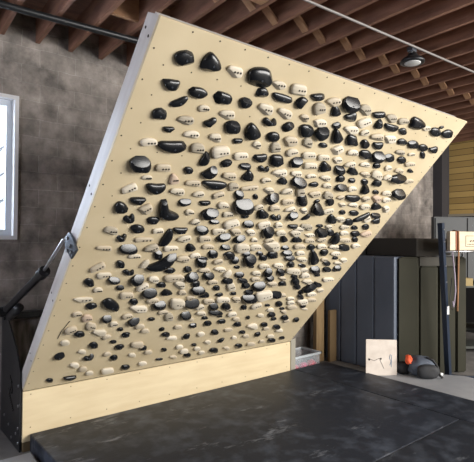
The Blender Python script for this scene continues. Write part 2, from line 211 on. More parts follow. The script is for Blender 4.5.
TABLE = """
B r 0.2 2.943 0.049 -0.021 0.018 0.037 0.029|large black pentagon hold nearest the top left corner of the wooden board
B c 0.187 2.794 0.051 -0.008 0.003 0.035 0.025|black crescent hold, nearest black one below left of the topmost left pentagon
B e 0.36 2.782 0.06 -0.009 0.003 0.031 0.023|black oval hold, nearest black one above right of the dark grey oval
B k 0.272 2.706 0.046 -0.017 0.031 0.02 0.019|black bean-shaped hold, nearest black one above the dark grey oval
B t 0.356 2.958 0.059 -0.026 0.015 0.052 0.038|large tall black triangular hold in the top row, pointing up, right of the pentagon
W b 0.523 2.949 0.053 -0.009 0.003 0.03 0.019|pale wooden block hold, nearest wooden one right of the tall black triangle
B r 0.704 2.959 0.08 -0.034 0.02 0.055 0.042|biggest black block-like hold, at the top middle just under the board edge
B b 0.527 2.785 0.062 -0.01 0.002 0.036 0.025|black block hold, nearest black one below the tall black triangle
B m 0.695 2.79 0.043 -0.019 0.009 0.033 0.025|black faceted hold, nearest black one below left of the biggest black block
B e 0.774 2.875 0.038 -0.025 0.015 0.029 0.023|black oval hold, nearest black one below the biggest black block
W e 0.863 2.946 0.057 -0.012 0.006 0.025 0.016|pale wooden oval hold, nearest wooden one right of the biggest black block
W b 1.028 2.952 0.063 -0.019 0.007 0.037 0.023|pale wooden block hold, second wooden one right of the biggest black block
B k 0.943 2.876 0.087 -0.01 0.0 0.031 0.022|black bean-shaped hold, nearest black one below right of the biggest black block
B e 1.107 2.878 0.027 -0.042 0.035 0.021 0.029|black oval hold, nearest black one above left of the silver-striped slab
W b 0.86 2.781 0.06 -0.012 0.001 0.034 0.021|pale wooden block hold, nearest wooden one above right of the black pear
W b 1.024 2.783 0.065 -0.007 -0.005 0.031 0.019|pale wooden block hold, nearest wooden one below right of the biggest black block
B h 1.207 2.948 0.054 -0.028 0.016 0.03 0.025|black half-moon hold, nearest black one left of the silver-capped dome
W g 1.287 2.869 0.051 -0.034 0.011 0.043 0.024|grey weathered wooden hold, second wooden one above the silver-striped slab
W e 1.371 2.94 0.063 -0.03 0.022 0.027 0.021|pale wooden oval hold, nearest wooden one left of the silver-capped dome
B M 1.541 2.959 0.073 -0.06 0.028 0.049 0.047|large black dome with a silver cap near the middle of the top edge
B t 1.442 2.882 0.045 -0.034 0.009 0.04 0.025|black triangular hold, nearest black one below left of the silver-capped dome
B c 1.616 2.874 0.041 -0.046 0.025 0.029 0.027|black crescent hold, nearest black one below the silver-capped dome
W e 1.204 2.784 0.04 -0.02 0.008 0.027 0.017|pale wooden oval hold, nearest wooden one above left of the silver-striped slab
W e 1.365 2.776 0.06 -0.022 0.011 0.028 0.019|pale wooden oval hold, nearest wooden one above the silver-striped slab
B e 1.536 2.787 0.035 -0.025 0.013 0.022 0.018|black oval hold, nearest black one above right of the silver-striped slab
B r 1.287 2.7 0.059 -0.035 0.01 0.046 0.031|large black round hold, nearest black one left of the silver-striped slab
B M 1.437 2.706 0.03 -0.062 0.046 0.029 0.045|slanted black slab hold with a silver stripe in the upper right half
B t 1.609 2.704 0.059 -0.048 0.01 0.057 0.033|large black triangular hold, nearest black one right of the silver-striped slab
W b 1.705 2.78 0.071 -0.027 0.013 0.03 0.02|pale wooden block hold, nearest wooden one below left of the grey wooden ball
W g 1.709 2.948 0.057 -0.036 0.012 0.038 0.023|round grey wooden ball hold just right of the silver-capped dome
B h 1.878 2.948 0.063 -0.036 0.017 0.031 0.025|black half-moon hold, nearest black one right of the grey wooden ball
W g 2.043 2.943 0.061 -0.033 0.012 0.031 0.02|grey weathered wooden hold, nearest wooden one right of the grey wooden ball
W g 2.207 2.946 0.064 -0.029 0.012 0.026 0.018|grey weathered wooden hold, nearest wooden one left of the pointed corner wedge
W b 1.789 2.856 0.051 -0.045 0.03 0.028 0.025|large pale wooden block hold, nearest wooden one below the grey wooden ball
B t 1.952 2.873 0.052 -0.012 -0.005 0.042 0.026|black triangular hold, nearest black one below right of the grey wooden ball
B k 2.114 2.876 0.095 -0.02 0.0 0.032 0.022|large black bean-shaped hold, nearest black one left of the pointed corner wedge
B e 2.285 2.87 0.048 -0.031 0.008 0.027 0.02|black oval hold, nearest black one below left of the pointed corner wedge
W e 1.864 2.782 0.036 -0.034 0.021 0.021 0.018|pale wooden oval hold, nearest wooden one above left of the slanted silver wing
W b 2.034 2.77 0.068 -0.033 0.017 0.029 0.021|pale wooden block hold, nearest wooden one above the slanted silver wing
W b 2.192 2.781 0.074 -0.034 0.012 0.032 0.021|large pale wooden block hold, nearest wooden one above right of the slanted silver wing
B r 1.786 2.699 0.063 -0.043 0.01 0.047 0.031|large black round hold, second black one right of the silver-striped slab
B e 1.949 2.696 0.021 -0.057 0.027 0.025 0.024|black oval hold, nearest black one above left of the slanted silver wing
B c 2.106 2.711 0.061 -0.033 0.01 0.033 0.024|black crescent hold, nearest black one above the slanted silver wing
B e 2.374 2.78 0.059 -0.035 0.01 0.031 0.023|black oval hold, nearest black one above right of the slanted silver wing
W e 1.884 2.602 0.06 -0.028 0.009 0.031 0.02|pale wooden oval hold, nearest wooden one left of the slanted silver wing
B t 2.38 2.959 0.086 -0.075 0.032 0.046 0.04|large black wedge pointing right, near the board's far right corner
W e 2.544 2.944 0.061 -0.024 0.011 0.02 0.014|pale wooden oval hold, nearest wooden one below right of the pointed corner wedge
B e 2.706 2.937 0.075 -0.047 0.013 0.037 0.027|large black oval hold, nearest black one below left of the tiny corner sliver
B e 2.738 2.989 0.02 -0.019 0.014 0.008 0.013|tiny black sliver hold just above the pair in the right corner
B e 2.887 2.95 0.065 -0.059 0.027 0.03 0.029|large black oval hold, nearest black one below right of the tiny corner sliver
B r 2.538 2.782 0.069 -0.042 0.011 0.036 0.026|large black round hold, nearest black one below the pointed corner wedge
B e 2.701 2.776 0.066 -0.037 0.01 0.031 0.023|black oval hold, second black one below the pointed corner wedge
B c 2.867 2.783 0.055 -0.048 0.017 0.03 0.024|black crescent hold, nearest black one below the tiny corner sliver
B e 2.776 2.709 0.036 -0.042 0.005 0.034 0.017|black oval hold, second black one above right of the black almond
W e 2.616 2.693 0.048 -0.021 0.007 0.018 0.013|small pale wooden oval hold, nearest wooden one below the pointed corner wedge
B r 0.189 2.612 0.041 -0.015 0.008 0.036 0.026|black round hold, nearest black one left of the dark grey oval
B h 0.279 2.536 0.036 -0.01 0.006 0.023 0.017|small black half-moon hold, nearest black one above the long black bean
W e 0.195 2.429 0.051 -0.011 0.008 0.029 0.018|pale wooden oval hold, nearest wooden one above the half-silver ball
B k 0.351 2.43 0.095 -0.015 0.008 0.043 0.032|long fat black bean-shaped hold at the upper left of the board
W e 0.442 2.698 0.038 -0.008 0.003 0.023 0.014|small pale wooden oval hold, nearest wooden one above right of the dark grey oval
W g 0.36 2.606 0.052 -0.012 0.01 0.027 0.018|dark grey weathered wooden oval hold in the upper left, without pale top
B c 0.523 2.624 0.031 -0.025 0.025 0.023 0.024|black crescent hold, nearest black one right of the dark grey oval
W e 0.438 2.523 0.052 -0.012 0.009 0.026 0.017|pale wooden oval hold, nearest wooden one below the dark grey oval
W b 0.608 2.528 0.04 -0.016 0.007 0.03 0.019|pale wooden block hold, nearest wooden one above left of the pale wooden block
W b 0.611 2.692 0.051 -0.015 0.01 0.028 0.018|pale wooden block hold, nearest wooden one above left of the black pear
W g 0.522 2.435 0.048 -0.02 0.007 0.041 0.024|grey weathered wooden hold, nearest wooden one left of the pale wooden block
B r 0.691 2.62 0.055 -0.024 0.01 0.042 0.03|black round hold, nearest black one left of the black pear
W b 0.697 2.437 0.063 -0.027 0.015 0.044 0.029|large pale wooden block hold with a broad top in the upper middle
B k 0.608 2.369 0.004 -0.036 0.05 0.012 0.026|black bean-shaped hold, nearest black one below left of the pale wooden block
B n 0.945 2.707 0.052 -0.021 0.01 0.033 0.025|black notched hold, nearest black one above right of the black pear
B t 0.854 2.613 0.061 -0.037 0.011 0.061 0.038|large black pear-shaped hold with its point up, below the top middle
B h 0.779 2.538 0.035 -0.016 0.006 0.028 0.019|black half-moon hold, nearest black one below left of the black pear
B e 1.038 2.609 0.052 -0.025 0.013 0.033 0.025|black oval hold, nearest black one right of the black pear
W e 0.944 2.529 0.034 -0.018 0.005 0.029 0.016|pale wooden oval hold, nearest wooden one below the black pear
W b 0.866 2.431 0.057 -0.016 0.008 0.028 0.018|pale wooden block hold, nearest wooden one right of the pale wooden block
W g 1.112 2.531 0.042 -0.03 0.006 0.044 0.022|grey weathered wooden hold, nearest wooden one below right of the black pear
B c 1.028 2.442 0.055 -0.025 0.013 0.034 0.026|black crescent hold, nearest black one below the black pear
B r 1.187 2.437 0.062 -0.032 0.008 0.047 0.032|large black round hold, nearest black one below right of the black pear
B e 1.111 2.7 0.034 -0.033 0.027 0.024 0.025|black oval hold, second black one left of the silver-striped slab
W e 1.204 2.602 0.063 -0.026 0.01 0.037 0.023|pale wooden oval hold, nearest wooden one left of the silver-striped slab
W g 1.368 2.612 0.041 -0.031 0.007 0.041 0.021|grey weathered wooden hold, nearest wooden one below left of the silver-striped slab
B e 1.527 2.618 0.041 -0.017 0.006 0.021 0.016|small black oval hold, nearest black one below the silver-striped slab
W e 1.279 2.519 0.048 -0.028 0.016 0.029 0.021|pale wooden oval hold, second wooden one below right of the black pear
W b 1.454 2.518 0.065 -0.023 0.009 0.03 0.019|pale wooden block hold, second wooden one below left of the silver-striped slab
W b 1.613 2.518 0.061 -0.023 0.008 0.029 0.018|pale wooden block hold, nearest wooden one below the silver-striped slab
B M 1.368 2.447 0.032 -0.045 0.037 0.028 0.039|black silver-topped hold, nearest black one below left of the silver-striped slab
W b 1.534 2.431 0.068 -0.026 0.008 0.034 0.021|pale wooden block hold, second wooden one below the silver-striped slab
B t 1.689 2.445 0.066 -0.037 0.008 0.045 0.03|large black triangular hold, second black one below the silver-striped slab
W b 1.694 2.602 0.042 -0.04 0.031 0.025 0.024|pale wooden block hold, nearest wooden one below right of the silver-striped slab
B r 2.039 2.61 0.069 -0.037 0.01 0.038 0.027|large black round hold, nearest black one left of the slanted silver wing
W e 1.772 2.521 0.048 -0.023 0.007 0.027 0.017|pale wooden oval hold, second wooden one below right of the silver-striped slab
W e 1.944 2.498 0.054 -0.032 0.022 0.024 0.02|pale wooden oval hold, second wooden one left of the slanted silver wing
W e 2.119 2.52 0.06 -0.024 0.008 0.025 0.016|pale wooden oval hold, nearest wooden one below left of the slanted silver wing
B M 2.203 2.609 0.05 -0.071 0.042 0.036 0.047|slanted silver wing-shaped hold near the right edge of the board
B e 2.271 2.53 0.039 -0.032 0.013 0.024 0.019|black oval hold, nearest black one below the slanted silver wing
B m 1.871 2.436 0.062 -0.038 0.007 0.044 0.03|large black faceted hold, nearest black one below right of the silver-striped slab
B t 2.025 2.445 0.065 -0.037 0.008 0.041 0.028|large black triangular hold, second black one above the long level bean
W e 2.203 2.432 0.065 -0.027 0.007 0.028 0.018|pale wooden oval hold, nearest wooden one above right of the long level bean
W e 2.358 2.438 0.072 -0.053 0.008 0.053 0.028|large pale wooden oval hold, nearest wooden one below the slanted silver wing
W e 1.773 2.345 0.06 -0.024 0.006 0.029 0.018|pale wooden oval hold, second wooden one above left of the long level bean
B e 2.358 2.622 0.057 -0.046 0.017 0.034 0.027|large black oval hold, nearest black one right of the slanted silver wing
W g 2.445 2.687 0.061 -0.029 0.009 0.026 0.017|grey weathered wooden hold, nearest wooden one right of the slanted silver wing
B e 2.537 2.625 0.039 -0.05 0.021 0.028 0.024|black oval hold, nearest black one above the black almond
W e 2.444 2.525 0.046 -0.03 0.006 0.028 0.016|pale wooden oval hold, nearest wooden one below right of the slanted silver wing
W e 2.7 2.599 0.074 -0.03 0.01 0.026 0.017|pale wooden oval hold, nearest wooden one above right of the black almond
W e 2.617 2.515 0.063 -0.032 0.007 0.029 0.018|pale wooden oval hold, nearest wooden one above the black almond
B t 2.777 2.536 0.044 -0.026 0.005 0.022 0.015|black triangular hold, nearest black one above right of the black almond
B M 2.683 2.438 0.111 -0.055 0.026 0.042 0.041|long black almond-shaped hold close to the board's right edge
W e 2.522 2.431 0.04 -0.046 0.028 0.025 0.023|pale wooden oval hold, nearest wooden one left of the black almond
W e 2.875 2.429 0.076 -0.03 0.008 0.026 0.017|pale wooden oval hold, nearest wooden one right of the black almond
B e 2.44 2.366 0.025 -0.056 0.033 0.026 0.028|black oval hold, nearest black one left of the black almond
B e 2.521 2.27 0.042 -0.024 0.004 0.024 0.016|black oval hold, nearest black one left of the edge boulder
W e 2.686 2.268 0.07 -0.034 0.006 0.032 0.019|pale wooden oval hold, nearest wooden one left of the edge boulder
B M 2.868 2.277 0.068 -0.086 0.037 0.049 0.05|large black oval boulder hold right against the board's right edge
B M 0.196 2.28 0.062 -0.026 0.014 0.057 0.048|large round half-silver half-black ball hold near the upper left edge
W e 0.276 2.188 0.034 -0.008 0.004 0.02 0.013|small pale wooden oval hold, nearest wooden one below right of the half-silver ball
W b 0.195 2.096 0.037 -0.021 0.029 0.028 0.022|pale wooden block hold, nearest wooden one below left of the half-silver ball
B c 0.362 2.121 0.066 -0.017 0.006 0.044 0.031|large black crescent hold, nearest black one below left of the wooden triangle
B h 0.28 2.018 0.052 -0.014 0.004 0.039 0.027|black half-moon hold, nearest black one left of the black boomerang
B t 0.188 1.948 0.05 -0.016 0.003 0.047 0.031|black triangular hold, nearest black one below left of the half-silver ball
B n 0.273 1.865 0.034 -0.021 0.014 0.036 0.025|black notched hold, nearest black one above the wide silver oval
W b 0.356 1.945 0.037 -0.024 0.029 0.031 0.024|pale wooden block hold, nearest wooden one left of the black boomerang
B e 0.448 1.854 0.046 -0.013 0.002 0.033 0.023|black oval hold, nearest black one below left of the black boomerang
B v 0.519 1.942 0.092 0.031 -0.081 0.047 0.04|black boomerang-shaped hold, the only L-shaped one, left of the board's centre
B e 0.363 1.777 0.05 -0.014 0.001 0.037 0.026|black oval hold, nearest black one above right of the wide silver oval
W b 0.353 2.269 0.051 -0.012 0.006 0.03 0.019|pale wooden block hold, nearest wooden one above left of the wooden triangle
B e 0.532 2.274 0.034 -0.012 0.004 0.026 0.018|small black oval hold, nearest black one above right of the wooden triangle
W t 0.46 2.193 0.035 -0.019 0.004 0.045 0.02|pinkish wooden triangular hold, the only one, just up-right of the black boomerang
W b 0.611 2.177 0.057 -0.013 0.006 0.027 0.017|pale wooden block hold, nearest wooden one right of the wooden triangle
W b 0.525 2.101 0.053 -0.013 0.005 0.03 0.019|pale wooden block hold, nearest wooden one below the wooden triangle
W e 0.693 2.095 0.043 -0.016 0.011 0.026 0.018|pale wooden oval hold, nearest wooden one below left of the black boat
B c 0.693 2.278 0.042 -0.038 0.036 0.035 0.036|large black crescent hold, nearest black one above the black boat
B k 0.778 2.186 0.102 -0.017 0.003 0.039 0.028|long black boat-shaped hold lying level in the left half of the board
B e 0.783 2.363 0.034 -0.023 0.02 0.023 0.022|black oval hold, nearest black one below right of the pale wooden block
B m 0.948 2.357 0.049 -0.016 0.006 0.027 0.021|black faceted hold, second black one below right of the pale wooden block
W b 0.862 2.264 0.056 -0.017 0.006 0.032 0.02|pale wooden block hold, nearest wooden one above right of the black boat
B t 1.02 2.281 0.055 -0.027 0.006 0.045 0.03|black triangular hold, nearest black one above the silver-faced block
W g 0.941 2.183 0.044 -0.02 0.004 0.035 0.02|grey weathered wooden hold, nearest wooden one right of the black boat
W b 1.09 2.181 0.073 -0.017 0.018 0.023 0.016|pale wooden block hold, nearest wooden one above the silver-faced block
W b 0.859 2.1 0.041 -0.021 0.017 0.026 0.019|pale wooden block hold, nearest wooden one below right of the black boat
B m 1.03 2.118 0.042 -0.024 0.003 0.041 0.025|black faceted hold, nearest black one above left of the silver-faced block
B h 0.779 2.031 0.045 -0.014 0.003 0.028 0.02|black half-moon hold, nearest black one below left of the black boat
B M 1.127 2.021 0.084 -0.053 0.019 0.073 0.058|large black block with a square silver face in the middle of the board
B e 1.189 2.112 0.023 -0.015 0.002 0.025 0.014|small black oval hold, nearest black one above right of the silver-faced block
B e 1.191 1.929 0.041 -0.014 0.002 0.024 0.017|small black oval hold, nearest black one below the silver-faced block
B n 1.116 2.358 0.048 -0.019 0.006 0.03 0.021|black notched hold, second black one above right of the silver-faced block
W e 1.196 2.264 0.046 -0.016 0.005 0.025 0.016|pale wooden oval hold, second wooden one above right of the silver-faced block
B t 1.355 2.275 0.051 -0.022 0.005 0.033 0.023|black triangular hold, third black one above left of the silver pyramid
W e 1.276 2.179 0.05 -0.02 0.004 0.031 0.019|pale wooden oval hold, nearest wooden one above right of the silver-faced block
B M 1.351 2.114 0.038 -0.047 0.044 0.033 0.047|large black silver-topped hold, second black one right of the silver-faced block
W b 1.278 2.338 0.059 -0.03 0.021 0.032 0.023|pale wooden block hold, third wooden one above right of the silver-faced block
B M 0.618 2.022 0.044 -0.017 0.011 0.029 0.026|black silver-topped hold, nearest black one above right of the black boomerang
B M 0.865 1.936 0.057 -0.037 0.027 0.045 0.045|large black silver-topped hold, nearest black one below the black boat
W e 0.946 2.013 0.053 -0.013 -0.004 0.034 0.019|pale wooden oval hold, nearest wooden one left of the silver-faced block
W e 0.697 1.937 0.039 -0.008 -0.005 0.026 0.015|small pale wooden oval hold, nearest wooden one right of the black boomerang
W e 0.783 1.849 0.032 -0.024 0.017 0.03 0.021|pale wooden oval hold, second wooden one right of the black boomerang
B m 0.946 1.858 0.044 -0.012 0.002 0.024 0.017|black faceted hold, nearest black one below left of the silver-faced block
W b 1.114 1.842 0.06 -0.035 0.022 0.043 0.03|large pale wooden block hold, second wooden one below left of the silver-faced block
W b 1.033 1.932 0.047 -0.015 0.002 0.028 0.017|pale wooden block hold, nearest wooden one below left of the silver-faced block
B M 1.279 1.847 0.052 -0.021 0.002 0.036 0.028|black silver-topped hold, nearest black one above left of the tall silver-faced leaf
B t 1.357 1.954 0.063 -0.031 0.003 0.05 0.031|large black triangular hold, nearest black one above the tall silver-faced leaf
W e 1.277 2.018 0.036 -0.024 0.019 0.024 0.019|pale wooden oval hold, nearest wooden one right of the silver-faced block
W e 1.443 2.017 0.054 -0.024 0.003 0.037 0.021|pale wooden oval hold, nearest wooden one above the tall silver-faced leaf
B n 1.514 1.93 0.059 -0.022 0.003 0.033 0.023|black notched hold, nearest black one above right of the tall silver-faced leaf
W b 1.44 1.847 0.06 -0.028 0.017 0.033 0.023|pale wooden block hold, nearest wooden one above left of the tall silver-faced leaf
W b 1.445 2.35 0.054 -0.019 0.006 0.026 0.016|pale wooden block hold, third wooden one above left of the silver pyramid
B M 1.521 2.276 0.079 -0.038 0.008 0.052 0.042|large black silver-topped hold, second black one above left of the silver pyramid
W e 1.458 2.184 0.044 -0.033 0.024 0.029 0.023|pale wooden oval hold, second wooden one above left of the silver pyramid
W g 1.605 2.191 0.045 -0.038 0.004 0.052 0.022|grey weathered wooden hold, nearest wooden one above left of the silver pyramid
W b 1.54 2.088 0.066 -0.02 0.005 0.029 0.018|pale wooden block hold, third wooden one left of the silver pyramid
W e 1.61 2.347 0.051 -0.018 0.006 0.023 0.015|pale wooden oval hold, third wooden one below the silver-striped slab
B e 1.944 2.36 0.041 -0.035 0.016 0.028 0.023|black oval hold, second black one above left of the long level bean
B m 2.098 2.358 0.041 -0.022 0.004 0.025 0.017|black faceted hold, nearest black one above the long level bean
B e 1.695 2.275 0.043 -0.024 0.012 0.024 0.019|black oval hold, second black one above the silver pyramid
W e 1.849 2.276 0.052 -0.023 0.005 0.028 0.017|pale wooden oval hold, nearest wooden one above left of the long level bean
B M 2.026 2.276 0.062 -0.039 0.019 0.033 0.033|large black silver-topped hold, nearest black one above left of the long level bean
W e 2.178 2.273 0.057 -0.028 0.005 0.031 0.018|pale wooden oval hold, nearest wooden one above the long level bean
W b 1.774 2.184 0.062 -0.026 0.014 0.028 0.019|pale wooden block hold, nearest wooden one above the silver pyramid
B r 1.683 2.116 0.059 -0.043 0.004 0.057 0.031|large black round hold, nearest black one above left of the silver pyramid
B e 1.855 2.117 0.023 -0.02 0.016 0.014 0.015|small black oval hold, nearest black one above the silver pyramid
W g 1.94 2.184 0.068 -0.016 -0.012 0.041 0.022|grey weathered wooden hold, nearest wooden one above right of the silver pyramid
B e 2.014 2.124 0.021 -0.05 0.028 0.028 0.025|black oval hold, nearest black one above right of the silver pyramid
W e 2.108 2.175 0.041 -0.027 0.015 0.022 0.017|pale wooden oval hold, nearest wooden one left of the long level bean
W e 2.19 2.101 0.05 -0.021 0.003 0.024 0.015|pale wooden oval hold, nearest wooden one below left of the long level bean
B e 2.27 2.02 0.04 -0.025 0.005 0.025 0.017|black oval hold, nearest black one below left of the long level bean
W e 1.774 2.012 0.036 -0.028 0.009 0.03 0.017|pale wooden oval hold, nearest wooden one left of the silver pyramid
B P 1.922 2.038 0.074 -0.057 0.004 0.072 0.05|large silver-and-black pyramid hold right of the board's centre
B k 1.854 1.945 0.034 -0.024 0.032 0.017 0.02|black bean-shaped hold, nearest black one below left of the silver pyramid
W e 2.066 2.022 0.064 -0.031 0.023 0.027 0.021|pale wooden oval hold, nearest wooden one right of the silver pyramid
B r 2.27 2.361 0.042 -0.029 0.004 0.03 0.019|black round hold, nearest black one below left of the slanted silver wing
B t 2.345 2.286 0.067 -0.026 -0.01 0.055 0.031|large black triangular hold, nearest black one above right of the long level bean
B k 2.266 2.184 0.1 -0.033 0.005 0.038 0.027|long level black bean hold in the right half, a tall black triangle up-right of it
W e 2.443 2.186 0.052 -0.037 0.018 0.028 0.021|pale wooden oval hold, nearest wooden one right of the long level bean
W p 2.597 2.198 0.07 -0.039 0.005 0.039 0.022|large pinkish wooden hold, second wooden one right of the long level bean
W e 2.763 2.197 0.069 -0.031 0.005 0.029 0.018|pale wooden oval hold, nearest wooden one below left of the edge boulder
W e 2.339 2.106 0.066 -0.026 0.004 0.028 0.017|pale wooden oval hold, nearest wooden one below the long level bean
W e 2.525 2.1 0.074 -0.032 0.005 0.033 0.02|pale wooden oval hold, nearest wooden one below right of the long level bean
B t 2.679 2.115 0.073 -0.046 0.014 0.038 0.028|large black triangular hold, nearest black one below left of the edge boulder
W e 2.852 2.095 0.041 -0.055 0.019 0.035 0.022|pale wooden oval hold, nearest wooden one below the black almond
B e 2.435 2.021 0.064 -0.029 0.003 0.031 0.021|black oval hold, nearest black one below the long level bean
B M 2.778 2.007 0.075 -0.033 0.004 0.033 0.027|black silver-topped hold, nearest black one below right of the long level bean
B c 2.852 1.944 0.044 -0.048 0.023 0.031 0.027|black crescent hold, third black one below right of the long level bean
W b 2.675 1.965 0.04 -0.065 0.018 0.045 0.022|large pale wooden block hold, second wooden one below right of the long level bean
B k 2.584 1.974 0.084 -0.037 0.055 0.024 0.029|large black bean-shaped hold, second black one below the long level bean
B e 2.453 1.912 0.07 -0.035 0.003 0.039 0.025|large black oval hold, second black one right of the silver pyramid
W g 0.186 1.757 0.047 -0.009 -0.004 0.036 0.02|grey weathered wooden hold, nearest wooden one above left of the wide silver oval
B n 0.279 1.698 0.028 -0.02 0.018 0.031 0.024|black notched hold, nearest black one above left of the wide silver oval
W b 0.448 1.677 0.071 -0.009 0.0 0.024 0.015|pale wooden block hold, nearest wooden one above right of the wide silver oval
W b 0.188 1.598 0.054 -0.008 -0.001 0.025 0.015|pale wooden block hold, nearest wooden one left of the wide silver oval
B M 0.364 1.591 0.071 -0.014 -0.006 0.044 0.035|wide silver-topped oval hold at the left of the board, below the small slanted pair
B c 0.698 1.77 0.059 -0.016 0.001 0.036 0.025|black crescent hold, nearest black one below right of the black boomerang
B M 0.877 1.776 0.054 -0.022 0.001 0.044 0.033|black silver-topped hold, second black one below right of the black boomerang
W b 0.523 1.759 0.04 -0.013 0.005 0.027 0.017|pale wooden block hold, nearest wooden one below left of the black boomerang
B k 0.614 1.696 0.009 -0.041 0.082 0.023 0.03|large black bean-shaped hold, nearest black one above the long silver crescent
W e 0.762 1.689 0.053 -0.021 0.019 0.031 0.022|pale wooden oval hold, nearest wooden one below right of the black boomerang
B t 0.859 1.6 0.046 -0.019 -0.0 0.042 0.025|black triangular hold, nearest black one above right of the long silver crescent
W g 0.536 1.595 0.046 -0.025 0.024 0.036 0.027|grey weathered wooden hold, nearest wooden one above left of the long silver crescent
W b 0.696 1.591 0.063 -0.013 -0.001 0.03 0.018|pale wooden block hold, nearest wooden one above right of the long silver crescent
W e 0.941 1.512 0.047 -0.019 0.007 0.032 0.02|pale wooden oval hold, second wooden one right of the long silver crescent
W b 1.037 1.767 0.064 -0.018 0.005 0.031 0.019|pale wooden block hold, nearest wooden one below the black boat
W e 1.193 1.766 0.057 -0.022 0.001 0.039 0.022|pale wooden oval hold, second wooden one below the silver-faced block
W e 1.347 1.762 0.05 -0.021 0.001 0.035 0.019|pale wooden oval hold, nearest wooden one left of the tall silver-faced leaf
B M 1.11 1.707 0.053 -0.03 0.024 0.035 0.036|black silver-topped hold, second black one below left of the silver-faced block
B M 1.273 1.692 0.042 -0.031 0.029 0.03 0.035|black silver-topped hold, nearest black one left of the tall silver-faced leaf
W b 0.944 1.689 0.056 -0.018 0.0 0.036 0.021|pale wooden block hold, second wooden one below right of the black boomerang
W b 1.364 1.592 0.076 -0.03 -0.001 0.052 0.028|large pale wooden block hold, third wooden one below left of the tall silver-faced leaf
W e 1.017 1.605 0.058 -0.016 -0.001 0.031 0.018|pale wooden oval hold, fourth wooden one right of the long silver crescent
B M 1.188 1.6 0.049 -0.016 -0.0 0.03 0.023|black silver-topped hold, third black one below left of the silver-faced block
B r 1.105 1.526 0.048 -0.022 -0.001 0.042 0.025|black round hold, fifth black one right of the long silver crescent
B r 1.278 1.505 0.058 -0.025 -0.001 0.045 0.027|black round hold, fourth black one above left of the bottom black lump
B e 1.025 1.477 0.056 -0.012 -0.002 0.025 0.017|black oval hold, third black one right of the long silver crescent
B m 1.448 1.523 0.035 -0.024 0.011 0.028 0.022|black faceted hold, nearest black one below left of the tall silver-faced leaf
W e 1.613 2.013 0.046 -0.028 0.024 0.025 0.021|pale wooden oval hold, second wooden one left of the silver pyramid
B M 1.684 1.951 0.041 -0.039 0.034 0.029 0.038|black silver-topped hold, nearest black one left of the silver pyramid
W e 1.602 1.845 0.043 -0.024 0.001 0.036 0.018|pale wooden oval hold, nearest wooden one above right of the tall silver-faced leaf
B h 1.775 1.844 0.057 -0.023 0.002 0.032 0.022|black half-moon hold, nearest black one right of the tall silver-faced leaf
B M 1.529 1.773 0.018 -0.066 0.051 0.039 0.044|tall leaf-shaped black hold with a silver face below the board's centre
W e 1.684 1.761 0.06 -0.024 0.001 0.035 0.02|pale wooden oval hold, nearest wooden one right of the tall silver-faced leaf
W e 1.852 1.764 0.062 -0.033 0.013 0.037 0.024|large pale wooden oval hold, second wooden one right of the tall silver-faced leaf
B t 1.763 1.695 0.043 -0.032 0.0 0.047 0.023|black triangular hold, nearest black one below right of the tall silver-faced leaf
B t 1.931 1.688 0.067 -0.028 0.0 0.039 0.025|black triangular hold, nearest black one above left of the tall lower triangle
W g 1.903 1.839 0.036 -0.025 0.001 0.033 0.015|grey weathered wooden hold, second wooden one below left of the silver pyramid
W e 1.441 1.677 0.035 -0.019 0.0 0.03 0.015|pale wooden oval hold, nearest wooden one below left of the tall silver-faced leaf
W e 1.604 1.678 0.044 -0.028 0.015 0.03 0.021|pale wooden oval hold, nearest wooden one below the tall silver-faced leaf
B m 1.857 1.588 0.049 -0.019 -0.001 0.027 0.018|black faceted hold, second black one below right of the tall silver-faced leaf
W e 1.503 1.597 0.072 -0.023 -0.001 0.038 0.022|large pale wooden oval hold, second wooden one below left of the tall silver-faced leaf
W b 1.678 1.608 0.086 -0.043 0.007 0.058 0.033|large pale wooden block hold, second wooden one below the tall silver-faced leaf
W e 2.029 1.6 0.077 -0.029 -0.001 0.039 0.022|large pale wooden oval hold, nearest wooden one above left of the tall lower triangle
B M 1.926 1.522 0.06 -0.029 0.008 0.035 0.029|black silver-topped hold, third black one left of the tall lower triangle
B e 1.601 1.521 0.038 -0.017 -0.001 0.027 0.016|small black oval hold, nearest black one below the tall silver-faced leaf
B r 1.765 1.501 0.068 -0.029 -0.002 0.045 0.028|large black round hold, second black one below the tall silver-faced leaf
W e 2.1 1.516 0.061 -0.025 -0.001 0.034 0.019|pale wooden oval hold, second wooden one left of the tall lower triangle
B e 1.672 1.467 0.047 -0.023 -0.001 0.036 0.021|black oval hold, third black one below the tall silver-faced leaf
B M 2.003 1.459 0.06 -0.03 0.007 0.036 0.03|black silver-topped hold, nearest black one left of the tall lower triangle
B t 2.192 1.934 0.064 -0.048 0.003 0.058 0.031|large black triangular hold, nearest black one below right of the silver pyramid
W e 2.303 1.94 0.071 -0.027 0.003 0.032 0.019|pale wooden oval hold, second wooden one right of the silver pyramid
W e 2.448 1.849 0.065 -0.027 0.002 0.03 0.018|pale wooden oval hold, second wooden one below the long level bean
B e 2.1 1.854 0.046 -0.014 0.001 0.018 0.013|small black oval hold, nearest black one below the silver pyramid
W g 1.953 1.836 0.061 -0.028 0.002 0.037 0.021|grey weathered wooden hold, nearest wooden one below left of the silver pyramid
W e 2.222 1.843 0.041 -0.032 0.013 0.028 0.019|pale wooden oval hold, nearest wooden one below right of the silver pyramid
B M 2.185 1.775 0.079 -0.043 0.001 0.054 0.039|large black silver-topped hold, second black one below the silver pyramid
B e 2.307 1.777 0.054 -0.032 0.001 0.038 0.023|black oval hold, second black one below right of the silver pyramid
B c 2.425 1.705 0.007 -0.071 0.068 0.032 0.043|large black crescent hold, second black one above right of the tall lower triangle
W e 1.872 1.803 0.059 -0.023 0.001 0.031 0.018|pale wooden oval hold, third wooden one below left of the silver pyramid
